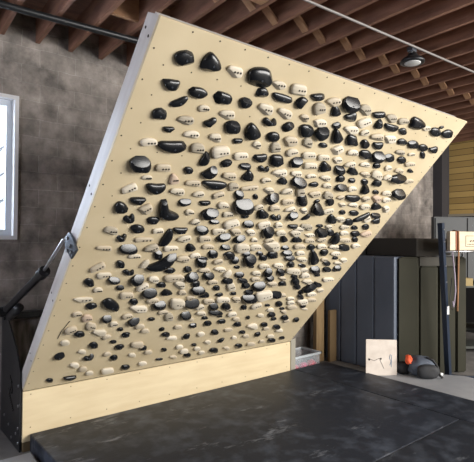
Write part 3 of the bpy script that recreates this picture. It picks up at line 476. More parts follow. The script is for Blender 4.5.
W e 2.102 1.674 0.069 -0.026 0.0 0.034 0.019|pale wooden oval hold, nearest wooden one above the tall lower triangle
W e 2.051 1.741 0.067 -0.02 0.007 0.023 0.015|pale wooden oval hold, nearest wooden one below the silver pyramid
W e 2.249 1.687 0.05 -0.037 0.023 0.031 0.024|pale wooden oval hold, second wooden one above the tall lower triangle
B e 2.189 1.593 0.043 -0.036 0.013 0.034 0.024|black oval hold, nearest black one above the tall lower triangle
W e 2.33 1.599 0.07 -0.026 -0.001 0.032 0.018|pale wooden oval hold, nearest wooden one above right of the tall lower triangle
W e 2.499 1.589 0.059 -0.027 -0.001 0.032 0.017|pale wooden oval hold, second wooden one above right of the tall lower triangle
B e 2.428 1.522 0.045 -0.045 0.017 0.039 0.027|black oval hold, nearest black one above right of the tall lower triangle
B t 2.336 1.448 0.068 -0.088 -0.002 0.113 0.036|tall narrow black triangular hold, the largest in the lower right
W e 2.614 1.499 0.072 -0.031 0.008 0.031 0.02|pale wooden oval hold, second wooden one right of the tall lower triangle
B e 2.668 1.437 0.043 -0.021 0.002 0.023 0.015|black oval hold, second black one right of the tall lower triangle
W e 2.18 1.431 0.077 -0.025 -0.003 0.034 0.019|pale wooden oval hold, nearest wooden one left of the tall lower triangle
W e 2.822 1.401 0.061 -0.032 0.003 0.033 0.019|pale wooden oval hold, fourth wooden one right of the tall lower triangle
B e 2.598 1.363 0.062 -0.028 -0.003 0.035 0.021|black oval hold, nearest black one right of the tall lower triangle
B e 2.761 1.86 0.04 -0.045 0.016 0.033 0.023|black oval hold, second black one below right of the long level bean
W p 2.851 1.766 0.071 -0.045 0.027 0.033 0.026|large pinkish wooden hold, fourth wooden one below the long level bean
W e 2.511 1.773 0.067 -0.028 0.001 0.031 0.018|pale wooden oval hold, third wooden one below right of the silver pyramid
B e 2.682 1.769 0.068 -0.038 0.01 0.035 0.025|large black oval hold, fifth black one below the long level bean
B e 2.752 1.694 0.04 -0.043 0.007 0.038 0.021|black oval hold, fifth black one above right of the tall lower triangle
W e 2.601 1.681 0.094 -0.03 0.0 0.034 0.02|large pale wooden oval hold, fourth wooden one below right of the silver pyramid
B M 2.671 1.587 0.09 -0.04 -0.001 0.045 0.034|large black silver-topped hold, third black one right of the tall lower triangle
W e 2.846 1.604 0.07 -0.032 -0.0 0.035 0.019|pale wooden oval hold, fifth wooden one right of the tall lower triangle
B e 2.602 1.846 0.049 -0.024 0.001 0.026 0.017|black oval hold, fourth black one below the long level bean
W e 2.564 1.581 0.045 -0.03 -0.0 0.035 0.017|pale wooden oval hold, third wooden one above right of the tall lower triangle
W e 2.773 1.357 0.065 -0.025 -0.003 0.029 0.016|pale wooden oval hold, third wooden one right of the tall lower triangle
B M 2.832 1.284 0.046 -0.047 0.012 0.042 0.03|black silver-topped hold, third black one below right of the tall lower triangle
B r 0.354 1.443 0.034 -0.008 -0.009 0.038 0.02|black round hold, nearest black one below left of the wide silver oval
W b 0.198 1.419 0.04 -0.02 0.035 0.03 0.022|pale wooden block hold, nearest wooden one below left of the wide silver oval
B n 0.446 1.363 0.044 -0.011 -0.003 0.033 0.021|black notched hold, nearest black one above left of the silver-topped chevron
W b 0.269 1.338 0.054 -0.01 0.0 0.03 0.018|pale wooden block hold, nearest wooden one above the big slanted boulder
B M 0.359 1.281 0.048 -0.012 -0.004 0.036 0.028|black silver-topped hold, nearest black one left of the silver-topped chevron
B e 0.183 1.272 0.042 0.001 -0.026 0.036 0.02|black oval hold, nearest black one above the long wooden rail
B e 0.435 1.196 0.033 -0.009 -0.003 0.028 0.017|small black oval hold, nearest black one below left of the silver-topped chevron
W e 0.271 1.186 0.035 -0.01 -0.003 0.032 0.017|pale wooden oval hold, nearest wooden one above right of the long wooden rail
W b 0.52 1.103 0.058 -0.014 -0.006 0.042 0.023|pale wooden block hold, nearest wooden one above right of the big slanted boulder
W b 0.19 1.095 0.071 -0.008 -0.003 0.026 0.016|long thin pale wooden rail hold at the lower left, a scratch beneath its end
B m 0.614 1.531 0.036 -0.02 -0.001 0.05 0.024|black faceted hold, nearest black one above left of the long silver crescent
B L 0.683 1.454 0.094 -0.043 0.075 0.053 0.048|longest silvery crescent hold, curving up to the right at the left of the board
W e 0.436 1.518 0.05 -0.009 -0.001 0.026 0.015|pale wooden oval hold, nearest wooden one below right of the wide silver oval
W e 0.542 1.437 0.018 -0.023 0.044 0.021 0.018|pale wooden oval hold, nearest wooden one above right of the silver-topped chevron
B e 0.784 1.36 0.053 -0.013 -0.003 0.031 0.02|black oval hold, nearest black one below right of the long silver crescent
B M 0.541 1.277 0.04 -0.034 0.034 0.046 0.044|slanted black hold with a silver top, below left of the long silver crescent
W e 0.682 1.267 0.048 -0.016 -0.004 0.041 0.021|pale wooden oval hold, nearest wooden one right of the silver-topped chevron
W b 0.855 1.274 0.086 -0.018 -0.002 0.04 0.024|large pale wooden block hold, nearest wooden one below right of the long silver crescent
W e 0.617 1.191 0.037 -0.026 0.031 0.034 0.026|pale wooden oval hold, nearest wooden one below right of the silver-topped chevron
B e 0.777 1.198 0.04 -0.016 0.001 0.034 0.021|black oval hold, nearest black one above the square dark nugget
B M 0.706 1.113 0.054 -0.031 0.021 0.05 0.045|large black silver-topped hold, nearest black one above left of the square dark nugget
B t 0.862 1.103 0.056 -0.018 -0.002 0.039 0.025|black triangular hold, nearest black one above right of the square dark nugget
W b 0.948 1.184 0.051 -0.021 -0.004 0.048 0.023|pale wooden block hold, second wooden one above left of the slanted silver fish
B e 0.606 1.023 0.037 -0.014 -0.005 0.038 0.021|black oval hold, nearest black one below the silver-topped chevron
W e 0.774 1.016 0.061 -0.015 -0.007 0.039 0.022|pale wooden oval hold, nearest wooden one above left of the square dark nugget
B M 0.858 0.95 0.063 -0.026 -0.001 0.056 0.04|squarish dark nugget hold with a silver glint in the lower left half
W b 1.033 0.947 0.081 -0.023 -0.023 0.068 0.032|large pale wooden block hold, nearest wooden one left of the slanted silver fish
W e 1.018 1.083 0.04 -0.019 -0.004 0.042 0.019|pale wooden oval hold, nearest wooden one above left of the slanted silver fish
W e 0.846 1.479 0.059 -0.022 0.009 0.039 0.024|pale wooden oval hold, nearest wooden one right of the long silver crescent
B M 1.036 1.442 0.051 -0.029 -0.002 0.059 0.034|large black silver-topped hold, second black one right of the long silver crescent
B e 0.944 1.363 0.036 -0.018 0.002 0.034 0.021|black oval hold, nearest black one right of the long silver crescent
B M 1.021 1.275 0.05 -0.036 0.027 0.046 0.045|large black silver-topped hold, second black one above the slanted silver fish
W e 1.112 1.339 0.059 -0.021 0.003 0.037 0.022|pale wooden oval hold, second wooden one above the slanted silver fish
W e 1.197 1.44 0.043 -0.023 0.014 0.031 0.021|pale wooden oval hold, fourth wooden one below left of the tall silver-faced leaf
W e 1.266 1.345 0.062 -0.017 -0.003 0.032 0.018|pale wooden oval hold, third wooden one above right of the slanted silver fish
W e 1.373 1.286 0.02 -0.034 0.044 0.027 0.025|pale wooden oval hold, second wooden one above left of the bottom black lump
B M 1.187 1.276 0.047 -0.031 0.01 0.046 0.034|black silver-topped hold, fourth black one above right of the slanted silver fish
B r 1.101 1.19 0.043 -0.019 -0.004 0.041 0.023|black round hold, nearest black one above the slanted silver fish
B r 1.43 1.193 0.056 -0.023 0.001 0.038 0.025|black round hold, second black one above left of the bottom black lump
W e 0.911 1.269 0.046 -0.014 -0.003 0.032 0.018|pale wooden oval hold, second wooden one below right of the long silver crescent
W e 1.273 1.191 0.057 -0.017 -0.004 0.033 0.018|pale wooden oval hold, nearest wooden one above right of the slanted silver fish
B e 1.355 1.111 0.038 -0.018 -0.003 0.035 0.019|black oval hold, third black one above right of the slanted silver fish
B M 1.17 1.097 0.076 -0.025 -0.007 0.053 0.038|large black silver-topped hold, nearest black one above right of the slanted silver fish
B e 1.269 1.029 0.049 -0.022 0.0 0.04 0.024|black oval hold, second black one above right of the slanted silver fish
W b 1.515 1.11 0.038 -0.042 0.01 0.055 0.022|pale wooden block hold, nearest wooden one above left of the bottom black lump
B e 1.433 1.015 0.041 -0.017 0.005 0.025 0.018|black oval hold, third black one right of the slanted silver fish
W e 1.137 1.005 0.048 -0.014 -0.005 0.031 0.016|pale wooden oval hold, nearest wooden one above the slanted silver fish
W e 1.359 0.938 0.068 -0.02 -0.008 0.039 0.021|pale wooden oval hold, second wooden one right of the slanted silver fish
W b 1.517 0.937 0.083 -0.024 -0.01 0.045 0.024|large pale wooden block hold, third wooden one left of the bottom black lump
B M 1.181 0.932 0.071 -0.037 0.018 0.056 0.048|long slanted black hold with a silver top, like a fish, low left of centre
B e 1.596 1.015 0.036 -0.015 -0.004 0.026 0.015|small black oval hold, nearest black one left of the bottom black lump
B m 1.456 0.852 0.042 -0.037 0.017 0.047 0.032|black faceted hold, nearest black one right of the slanted silver fish
B e 1.609 0.836 0.058 -0.027 -0.008 0.05 0.026|black oval hold, second black one left of the bottom black lump
W e 1.295 0.868 0.039 -0.029 0.016 0.038 0.024|pale wooden oval hold, nearest wooden one right of the slanted silver fish
B m 1.364 1.45 0.027 -0.037 0.025 0.034 0.027|black faceted hold, fourth black one below left of the tall silver-faced leaf
B M 1.525 1.449 0.02 -0.069 0.057 0.047 0.048|large black silver-topped hold, second black one below left of the tall silver-faced leaf
B e 1.439 1.364 0.033 -0.011 -0.002 0.019 0.013|small black oval hold, fifth black one above the bottom black lump
B e 1.604 1.362 0.028 -0.01 -0.001 0.017 0.013|small black oval hold, third black one above the big wooden loaf
B m 1.522 1.265 0.048 -0.026 0.005 0.037 0.025|black faceted hold, nearest black one above left of the bottom black lump
B M 1.848 1.277 0.014 -0.052 0.045 0.035 0.037|large black silver-topped hold, second black one above the big wooden loaf
B m 2.019 1.269 0.053 -0.035 -0.003 0.051 0.027|black faceted hold, second black one above right of the big wooden loaf
B M 1.925 1.196 0.04 -0.038 0.017 0.039 0.032|black silver-topped hold, nearest black one above the big wooden loaf
B e 1.604 1.184 0.068 -0.015 -0.015 0.033 0.02|black oval hold, third black one above the bottom black lump
B e 1.681 1.115 0.045 -0.028 0.006 0.038 0.024|black oval hold, second black one above the bottom black lump
B M 1.848 1.096 0.069 -0.049 0.018 0.058 0.047|large black silver-topped hold, nearest black one above left of the big wooden loaf
B e 2.161 1.1 0.056 -0.027 -0.005 0.039 0.022|black oval hold, nearest black one above right of the big wooden loaf
W e 1.711 1.272 0.056 -0.022 -0.003 0.037 0.019|pale wooden oval hold, nearest wooden one above the big wooden loaf
W e 1.748 1.362 0.068 -0.023 -0.003 0.036 0.02|pale wooden oval hold, second wooden one above the big wooden loaf
W e 1.924 1.362 0.068 -0.025 -0.003 0.037 0.02|pale wooden oval hold, second wooden one above left of the long silver bar
W e 1.752 1.193 0.058 -0.021 -0.004 0.034 0.018|pale wooden oval hold, nearest wooden one above left of the big wooden loaf
W e 2.008 1.109 0.071 -0.03 0.001 0.04 0.023|large pale wooden oval hold, nearest wooden one above right of the big wooden loaf
W e 2.101 1.176 0.055 -0.022 -0.004 0.032 0.017|pale wooden oval hold, second wooden one above right of the big wooden loaf
W b 2.008 0.947 0.101 -0.059 0.015 0.073 0.042|biggest pale wooden loaf hold low in the middle of the board
B M 1.842 0.92 0.098 -0.041 -0.011 0.068 0.046|large black lump hold low in the middle of the board
B m 1.78 1.016 0.058 -0.022 -0.006 0.036 0.023|black faceted hold, nearest black one above the bottom black lump
B M 2.167 0.943 0.085 -0.04 -0.001 0.054 0.04|large black silver-topped hold, nearest black one right of the big wooden loaf
W e 2.278 0.916 0.059 -0.029 -0.006 0.042 0.02|pale wooden oval hold, nearest wooden one right of the big wooden loaf
W e 1.675 0.927 0.058 -0.023 -0.007 0.041 0.02|pale wooden oval hold, nearest wooden one left of the bottom black lump
W e 1.567 0.929 0.04 -0.02 -0.005 0.036 0.016|pale wooden oval hold, second wooden one left of the bottom black lump
B e 1.849 0.79 0.034 -0.031 0.007 0.039 0.021|black oval hold, nearest black one below left of the bottom black lump
W e 2.004 0.794 0.058 -0.033 0.022 0.037 0.027|large pale wooden oval hold, nearest wooden one below right of the bottom black lump
B e 2.168 0.779 0.039 -0.014 -0.005 0.022 0.013|small black oval hold, nearest black one below right of the big wooden loaf
B e 2.322 0.783 0.043 -0.039 0.009 0.044 0.025|black oval hold, second black one below right of the big wooden loaf
B e 2.432 0.693 0.042 -0.016 -0.006 0.023 0.013|small black oval hold, third black one below left of the long silver bar
B e 2.085 1.37 0.043 -0.036 0.007 0.041 0.023|black oval hold, second black one left of the tall lower triangle
B e 2.254 1.346 0.062 -0.014 -0.012 0.025 0.015|black oval hold, nearest black one below left of the tall lower triangle
W b 2.181 1.272 0.106 -0.032 -0.011 0.048 0.026|large pale wooden block hold, nearest wooden one above left of the long silver bar
B M 2.491 1.276 0.076 -0.046 -0.004 0.058 0.037|large black silver-topped hold, nearest black one below the tall lower triangle
B e 2.584 1.2 0.047 -0.022 -0.003 0.028 0.017|black oval hold, second black one above right of the long silver bar
B M 2.673 1.273 0.064 -0.031 -0.003 0.038 0.026|black silver-topped hold, nearest black one below right of the tall lower triangle
B e 2.805 1.253 0.033 -0.021 -0.002 0.024 0.013|small black oval hold, second black one below right of the tall lower triangle
W e 2.518 1.417 0.055 -0.023 -0.002 0.028 0.015|pale wooden oval hold, nearest wooden one right of the tall lower triangle
W b 2.83 1.109 0.096 -0.03 -0.007 0.036 0.02|large pale wooden block hold, nearest wooden one above right of the long silver bar
W e 2.4 1.198 0.059 -0.045 0.008 0.049 0.025|large pale wooden oval hold, second wooden one above the long silver bar
W e 2.32 1.281 0.058 -0.029 0.008 0.032 0.02|pale wooden oval hold, nearest wooden one below left of the tall lower triangle
B e 2.257 1.193 0.048 -0.024 -0.003 0.033 0.019|black oval hold, second black one above left of the long silver bar
B r 2.326 1.116 0.059 -0.041 -0.005 0.056 0.027|large black round hold, nearest black one above left of the long silver bar
B e 2.408 1.035 0.052 -0.034 0.0 0.042 0.023|black oval hold, nearest black one left of the long silver bar
W e 2.503 1.101 0.077 -0.033 0.001 0.039 0.022|large pale wooden oval hold, nearest wooden one above the long silver bar
B K 2.604 1.012 0.065 -0.05 0.057 0.039 0.055|long slanted silver bar hold low at the right of the board
B c 2.716 1.044 0.082 -0.017 -0.028 0.039 0.021|large black crescent hold, nearest black one above right of the long silver bar
B e 2.537 0.938 0.042 -0.024 -0.004 0.033 0.017|black oval hold, nearest black one below left of the long silver bar
W e 2.735 0.889 0.078 -0.033 -0.001 0.039 0.021|large pale wooden oval hold, nearest wooden one below the long silver bar
B e 2.585 0.86 0.056 -0.033 -0.006 0.045 0.023|black oval hold, second black one below left of the long silver bar
W e 2.449 0.847 0.063 -0.023 -0.007 0.033 0.017|pale wooden oval hold, second wooden one below left of the long silver bar
W b 2.68 0.77 0.081 -0.044 0.006 0.049 0.028|large pale wooden block hold, nearest wooden one below left of the long silver bar
W e 2.816 0.784 0.087 -0.029 -0.01 0.038 0.02|large pale wooden oval hold, second wooden one below the long silver bar
W e 2.496 0.78 0.064 -0.027 -0.008 0.039 0.019|pale wooden oval hold, third wooden one below left of the long silver bar
W e 2.574 0.697 0.088 -0.028 -0.012 0.04 0.021|large pale wooden oval hold, third wooden one above right of the bottom-right oval
B e 2.747 0.695 0.053 -0.027 -0.007 0.036 0.019|black oval hold, nearest black one below the long silver bar
W e 2.829 0.941 0.058 -0.03 0.005 0.032 0.019|pale wooden oval hold, nearest wooden one right of the long silver bar
W e 2.819 0.63 0.059 -0.018 -0.008 0.025 0.013|pale wooden oval hold, third wooden one below the long silver bar
B e 0.271 1.017 0.042 -0.013 0.003 0.035 0.024|black oval hold, nearest black one below right of the long wooden rail
W e 0.19 0.935 0.036 -0.01 -0.001 0.032 0.018|pale wooden oval hold, nearest wooden one below left of the long wooden rail
W p 0.279 0.875 0.042 -0.013 -0.007 0.047 0.021|pinkish wooden hold, nearest wooden one below the long wooden rail
W b 0.34 0.769 0.044 -0.006 -0.023 0.048 0.02|pale wooden block hold, second wooden one below the long wooden rail
W e 0.189 0.755 0.041 -0.019 0.016 0.042 0.027|pale wooden oval hold, third wooden one below the long wooden rail
B e 0.271 0.689 0.04 -0.014 0.001 0.039 0.024|black oval hold, nearest black one below the long wooden rail
W b 0.435 0.675 0.058 -0.013 -0.007 0.04 0.022|pale wooden block hold, nearest wooden one below right of the long wooden rail
W e 0.185 0.599 0.035 -0.011 -0.003 0.038 0.018|pale wooden oval hold, nearest wooden one above the bottom-left corner pebble
B e 0.435 0.512 0.04 -0.015 -0.004 0.044 0.024|black oval hold, second black one above left of the bottom-edge wooden bar
W e 0.359 0.442 0.035 -0.011 -0.004 0.034 0.017|pale wooden oval hold, nearest wooden one above left of the bottom-edge wooden bar
B X 0.426 1.006 0.083 0.003 -0.06 0.055 0.036|biggest dark hold at the lower left, an oval boulder slanting down to the right
W b 0.679 0.93 0.081 -0.016 -0.011 0.043 0.024|large pale wooden block hold, nearest wooden one left of the square dark nugget
B M 0.441 0.842 0.037 -0.021 0.014 0.04 0.033|black silver-topped hold, nearest black one below the big slanted boulder
W e 0.526 0.765 0.036 -0.014 -0.002 0.036 0.018|pale wooden oval hold, nearest wooden one below the big slanted boulder
B M 0.692 0.77 0.044 -0.024 0.023 0.039 0.039|black silver-topped hold, nearest black one below right of the big slanted boulder
W e 0.613 0.848 0.044 -0.016 0.007 0.034 0.021|pale wooden oval hold, nearest wooden one below right of the big slanted boulder
B e 0.857 0.772 0.032 -0.011 -0.001 0.024 0.015|small black oval hold, nearest black one below left of the square dark nugget
W e 0.78 0.689 0.043 -0.02 0.003 0.042 0.022|pale wooden oval hold, nearest wooden one below left of the square dark nugget
W e 0.856 0.613 0.038 -0.02 0.003 0.04 0.02|pale wooden oval hold, second wooden one below left of the square dark nugget
B e 0.608 0.684 0.026 -0.01 -0.002 0.025 0.015|small black oval hold, second black one below the big slanted boulder
B e 0.688 0.598 0.038 -0.016 0.005 0.034 0.023|black oval hold, second black one below right of the big slanted boulder
W e 0.517 0.603 0.037 -0.014 0.003 0.034 0.019|pale wooden oval hold, second wooden one above the bottom-edge wooden bar
B e 0.6 0.521 0.03 -0.009 -0.003 0.024 0.015|small black oval hold, nearest black one above the bottom-edge wooden bar
B e 0.685 0.434 0.04 -0.017 0.004 0.037 0.024|black oval hold, second black one above right of the bottom-edge wooden bar
W b 0.851 0.427 0.061 -0.02 -0.006 0.049 0.025|large pale wooden block hold, second wooden one above right of the bottom-edge wooden bar
B e 0.935 0.36 0.035 -0.018 0.003 0.036 0.021|black oval hold, third black one below right of the big slanted boulder
W e 0.602 0.35 0.034 -0.015 0.001 0.036 0.018|pale wooden oval hold, nearest wooden one above the bottom-edge wooden bar
W e 0.857 0.273 0.038 -0.016 -0.005 0.038 0.018|pale wooden oval hold, nearest wooden one above right of the bottom-edge wooden bar
W e 1.015 0.279 0.039 -0.019 0.003 0.037 0.02|pale wooden oval hold, second wooden one below the square dark nugget
B e 0.682 0.282 0.034 -0.019 0.006 0.039 0.023|black oval hold, nearest black one above right of the bottom-edge wooden bar
B M 1.195 0.769 0.049 -0.035 0.017 0.052 0.04|large black silver-topped hold, nearest black one below left of the slanted silver fish
W g 1.024 0.773 0.04 -0.033 0.004 0.061 0.022|grey weathered wooden hold, nearest wooden one below left of the slanted silver fish
W e 0.937 0.848 0.05 -0.015 -0.001 0.032 0.018|pale wooden oval hold, nearest wooden one below right of the square dark nugget
W e 1.356 0.77 0.054 -0.023 -0.002 0.041 0.022|pale wooden oval hold, nearest wooden one below right of the slanted silver fish
W e 1.278 0.699 0.036 -0.018 -0.002 0.034 0.016|pale wooden oval hold, nearest wooden one below the slanted silver fish
B e 1.351 0.602 0.042 -0.021 0.003 0.035 0.022|black oval hold, nearest black one below the slanted silver fish
W e 1.189 0.606 0.042 -0.02 0.0 0.038 0.019|pale wooden oval hold, second wooden one below left of the slanted silver fish
B e 1.019 0.609 0.022 -0.016 0.014 0.022 0.019|small black oval hold, nearest black one below the square dark nugget
B e 1.098 0.518 0.044 -0.019 -0.0 0.037 0.023|black oval hold, second black one below the square dark nugget
B e 1.352 0.443 0.036 -0.025 0.013 0.036 0.025|black oval hold, nearest black one above left of the bottom-middle oval
W e 1.189 0.447 0.056 -0.02 -0.001 0.038 0.021|pale wooden oval hold, nearest wooden one below the square dark nugget
W e 1.514 0.445 0.044 -0.022 -0.001 0.038 0.019|pale wooden oval hold, second wooden one above left of the bottom-middle oval
B e 1.517 0.275 0.032 -0.014 -0.004 0.026 0.015|small black oval hold, nearest black one left of the bottom-middle oval
W e 1.347 0.28 0.042 -0.021 -0.002 0.039 0.019|pale wooden oval hold, fourth wooden one left of the bottom-middle oval
B e 1.179 0.276 0.033 -0.015 -0.004 0.031 0.017|small black oval hold, third black one below the square dark nugget
W e 1.437 0.192 0.048 -0.026 0.003 0.045 0.023|pale wooden oval hold, third wooden one left of the bottom-middle oval
W e 1.588 0.197 0.04 -0.021 0.0 0.036 0.018|pale wooden oval hold, second wooden one left of the bottom-middle oval
B e 1.512 0.11 0.045 -0.023 -0.003 0.042 0.023|black oval hold, second black one left of the bottom-middle oval
W e 1.686 0.108 0.041 -0.022 -0.002 0.038 0.018|pale wooden oval hold, nearest wooden one left of the bottom-middle oval
W e 1.344 0.119 0.045 -0.016 -0.003 0.031 0.017|pale wooden oval hold, second wooden one right of the bottom-edge wooden bar
B e 1.193 0.122 0.044 -0.01 -0.006 0.021 0.013|small black oval hold, second black one right of the bottom-edge wooden bar
B m 1.53 0.755 0.09 -0.019 -0.022 0.042 0.026|large black faceted hold, second black one right of the slanted silver fish
B e 1.436 0.696 0.037 -0.014 -0.002 0.024 0.015|small black oval hold, nearest black one below right of the slanted silver fish
B e 1.514 0.606 0.044 -0.024 0.003 0.038 0.023|black oval hold, second black one below right of the slanted silver fish
B e 1.679 0.603 0.047 -0.026 0.003 0.039 0.024|black oval hold, third black one above the bottom-middle oval
B e 1.608 0.695 0.033 -0.014 -0.002 0.023 0.014|small black oval hold, third black one below right of the slanted silver fish
W e 1.751 0.702 0.053 -0.029 0.007 0.04 0.023|pale wooden oval hold, nearest wooden one below left of the bottom black lump
W e 1.673 0.78 0.037 -0.02 0.005 0.029 0.016|pale wooden oval hold, second wooden one below left of the bottom black lump
W e 1.85 0.613 0.045 -0.025 0.0 0.038 0.019|pale wooden oval hold, second wooden one below left of the big wooden loaf
B e 2.008 0.611 0.021 -0.025 0.008 0.029 0.015|small black oval hold, nearest black one below the bottom black lump
B e 1.923 0.522 0.05 -0.027 0.002 0.039 0.024|black oval hold, second black one below left of the bottom black lump
W b 2.163 0.443 0.069 -0.039 0.006 0.051 0.028|large pale wooden block hold, nearest wooden one below the bottom black lump
B e 1.682 0.441 0.046 -0.026 -0.004 0.046 0.023|black oval hold, nearest black one above the bottom-middle oval
W e 1.848 0.449 0.059 -0.02 -0.005 0.032 0.018|pale wooden oval hold, second wooden one above right of the bottom-middle oval
B e 2.078 0.364 0.041 -0.023 -0.001 0.034 0.019|black oval hold, second black one left of the bottom-right oval
W e 2.01 0.285 0.035 -0.023 -0.001 0.035 0.015|pale wooden oval hold, nearest wooden one above right of the bottom-middle oval
W e 2.172 0.28 0.048 -0.026 -0.002 0.038 0.019|pale wooden oval hold, second wooden one below the bottom black lump
B e 1.842 0.28 0.03 -0.024 0.022 0.028 0.025|black oval hold, nearest black one above right of the bottom-middle oval
W e 1.671 0.283 0.039 -0.023 0.003 0.036 0.018|pale wooden oval hold, nearest wooden one above left of the bottom-middle oval
B e 2.171 0.108 0.056 -0.03 -0.003 0.046 0.025|black oval hold, nearest black one right of the bottom-middle oval
W e 2.351 0.101 0.07 -0.031 -0.009 0.047 0.023|large pale wooden oval hold, second wooden one left of the bottom-right oval
B e 1.841 0.107 0.064 -0.028 -0.008 0.049 0.027|flat black oval hold touching the bottom edge in the middle of the board
W e 2.004 0.106 0.046 -0.025 -0.003 0.039 0.019|pale wooden oval hold, nearest wooden one right of the bottom-middle oval
W e 2.26 0.695 0.048 -0.029 0.003 0.036 0.019|pale wooden oval hold, nearest wooden one below right of the big wooden loaf
B e 2.334 0.609 0.05 -0.035 0.005 0.042 0.025|black oval hold, nearest black one below right of the bottom black lump
W e 2.491 0.63 0.044 -0.033 0.005 0.038 0.019|pale wooden oval hold, second wooden one below right of the big wooden loaf
B e 2.417 0.527 0.044 -0.021 -0.0 0.027 0.017|black oval hold, second black one above the bottom-right oval
W e 2.17 0.619 0.048 -0.024 -0.003 0.035 0.017|pale wooden oval hold, nearest wooden one below the big wooden loaf
B e 2.585 0.521 0.057 -0.039 0.005 0.045 0.027|large black oval hold, nearest black one above right of the bottom-right oval
B e 2.822 0.448 0.032 -0.041 0.017 0.038 0.024|black oval hold, second black one above right of the bottom-right oval
W e 2.659 0.455 0.049 -0.028 0.002 0.033 0.018|pale wooden oval hold, second wooden one above right of the bottom-right oval
B e 2.333 0.445 0.052 -0.029 -0.001 0.04 0.023|black oval hold, nearest black one above left of the bottom-right oval
W e 2.412 0.363 0.048 -0.027 -0.001 0.036 0.018|pale wooden oval hold, second wooden one above left of the bottom-right oval
B e 2.575 0.361 0.061 -0.035 -0.005 0.047 0.025|black oval hold, nearest black one above the bottom-right oval
W e 2.665 0.279 0.054 -0.036 0.003 0.043 0.022|pale wooden oval hold, nearest wooden one above right of the bottom-right oval
B e 2.338 0.278 0.032 -0.035 0.018 0.038 0.025|black oval hold, nearest black one left of the bottom-right oval
W e 2.587 0.193 0.06 -0.029 -0.006 0.041 0.02|pale wooden oval hold, nearest wooden one above left of the bottom-right oval
B e 2.824 0.115 0.042 -0.027 0.002 0.032 0.019|black oval hold, nearest black one right of the bottom-right oval
B e 2.666 0.102 0.065 -0.034 -0.003 0.046 0.026|flat black oval hold at the bottom edge near the kicker's right end
W e 2.509 0.114 0.049 -0.027 -0.006 0.039 0.017|pale wooden oval hold, nearest wooden one left of the bottom-right oval
B n 0.44 0.348 0.038 -0.02 0.019 0.04 0.03|black notched hold, nearest black one above left of the bottom-edge wooden bar
B e 0.183 0.433 0.036 -0.018 0.018 0.039 0.029|black oval hold, nearest black one above left of the flat bottom-left wedge
W e 0.345 0.265 0.04 -0.013 -0.006 0.041 0.02|pale wooden oval hold, nearest wooden one above the flat bottom-left wedge
W e 0.437 0.184 0.035 -0.017 0.003 0.043 0.02|pale wooden oval hold, nearest wooden one above right of the flat bottom-left wedge
W e 0.517 0.103 0.035 -0.014 -0.0 0.036 0.018|pale wooden oval hold, nearest wooden one left of the bottom-edge wooden bar
B h 0.352 0.09 0.056 -0.014 -0.004 0.042 0.027|flat black wedge hold lying at the bottom edge near the left corner
B e 0.185 0.1 0.03 -0.009 -0.005 0.032 0.017|small black pebble hold nearest the bottom left corner of the board
B e 0.854 0.094 0.043 -0.018 -0.003 0.043 0.024|black oval hold, nearest black one right of the bottom-edge wooden bar
W b 0.686 0.088 0.059 -0.018 -0.004 0.046 0.025|long low wooden bar hold sitting on the board's bottom edge at the left
W e 1.024 0.103 0.047 -0.017 -0.007 0.039 0.019|pale wooden oval hold, nearest wooden one right of the bottom-edge wooden bar
"""
# ---------------------------------------------------------------- board frame
TH = 0.7526; BL = 3.0986; BW = 3.05; ZK = 0.4889
bd = empty('climbing_board', (0, 0, ZK), (TH, 0, 0)); tag(bd, 'huge overhanging pale plywood climbing board leaning out over the dark mats', 'climbing board')
build('face_panel', BX((0, 0, 0), (BW, .02, BL), .002, 1), ply, bd)
for x0 in (0.0, BW-.03):
    bm = bmesh.new(); slab(bm, [(.02, .0), (.13, .04), (.13, BL-.035), (.02, BL-.002)], x0, x0+.03, 0); build('side_panel', bm, sidem, bd)
build('top_rail', BX((.03, .02, BL-.06), (BW-.03, .12, BL-.02)), sidem, bd)
build('bottom_rail', BX((.03, .02, .0), (BW-.03, .12, .04)), sidem, bd)
for i in range(5): build('stud', BX((.5+.5*i, .02, .04), (.54+.5*i, .12, BL-.06)), sidem, bd)
def dot(u, v, r=.0048): return build('bolt_hole', tube(bmesh.new(), [(u, .002, v), (u, -.0012, v)], r, 8), darkdot, bd)
for j in range(18): dot(.025, .10+.1675*j)
for j in range(0, 18, 1): dot(BW-.025, .10+.1675*j)
for i in range(18): dot(.19+.168*i, BL-.022)
HP = []
for line in TABLE.strip().split('\n'):
    t = line.split('|')[0].split(); HP.append((float(t[2]), float(t[3]), max(abs(float(t[4])), abs(float(t[5])))+.01, max(abs(float(t[6])), abs(float(t[7])))+.01))
bm = bmesh.new()
for i in range(18):
    for j in range(18):
        u, v = .105+.1685*i, 2.879-.1695*j
        if v > 1.7 and not any(abs(u-p[0]) < p[2] and abs(v-p[1]) < p[3] for p in HP): tube(bm, [(u, .002, v), (u, -.0012, v)], .0042, 8)
tag(build('bolt_hole_grid', bm, darkdot, bd), kind='stuff')
for v in (2.98, 2.0, 1.05, .35):
    for y in (.045, .1): build('side_screw', tube(bmesh.new(), [(-.0015, y, v+.02*(y > .05)), (.003, y, v+.02*(y > .05))], .008, 8), darkdot, bd)
build('scratch', tube(bmesh.new(), [(.155,-.001,.86), (.12,-.001,.74), (.115,-.001,.66)], .003, 6), darkdot, bd)
# kicker
kb = build('kicker_board', BX((0, 0, .078), (BW, .02, ZK-.006), .002, 1), kick); tag(kb, 'long low golden plywood kicker panel beneath the climbing board', 'kicker board')
ksm = mat('kicker_screw', (.2,.14,.08), .6)
for i in range(10):
    for z in (.19, .455): build('screw_head', tube(bmesh.new(), [(.06+.325*i, .002, z), (.06+.325*i, -.0012, z)], .005, 8), ksm, kb)
o = build('wood_block', BX((.004, .002, 0), (.13, .12, .076), .003), mat('brown_block_wood', (.16,.115,.06), .7)); tag(o, 'small brown wood block under the kicker\'s left end', 'wood block')
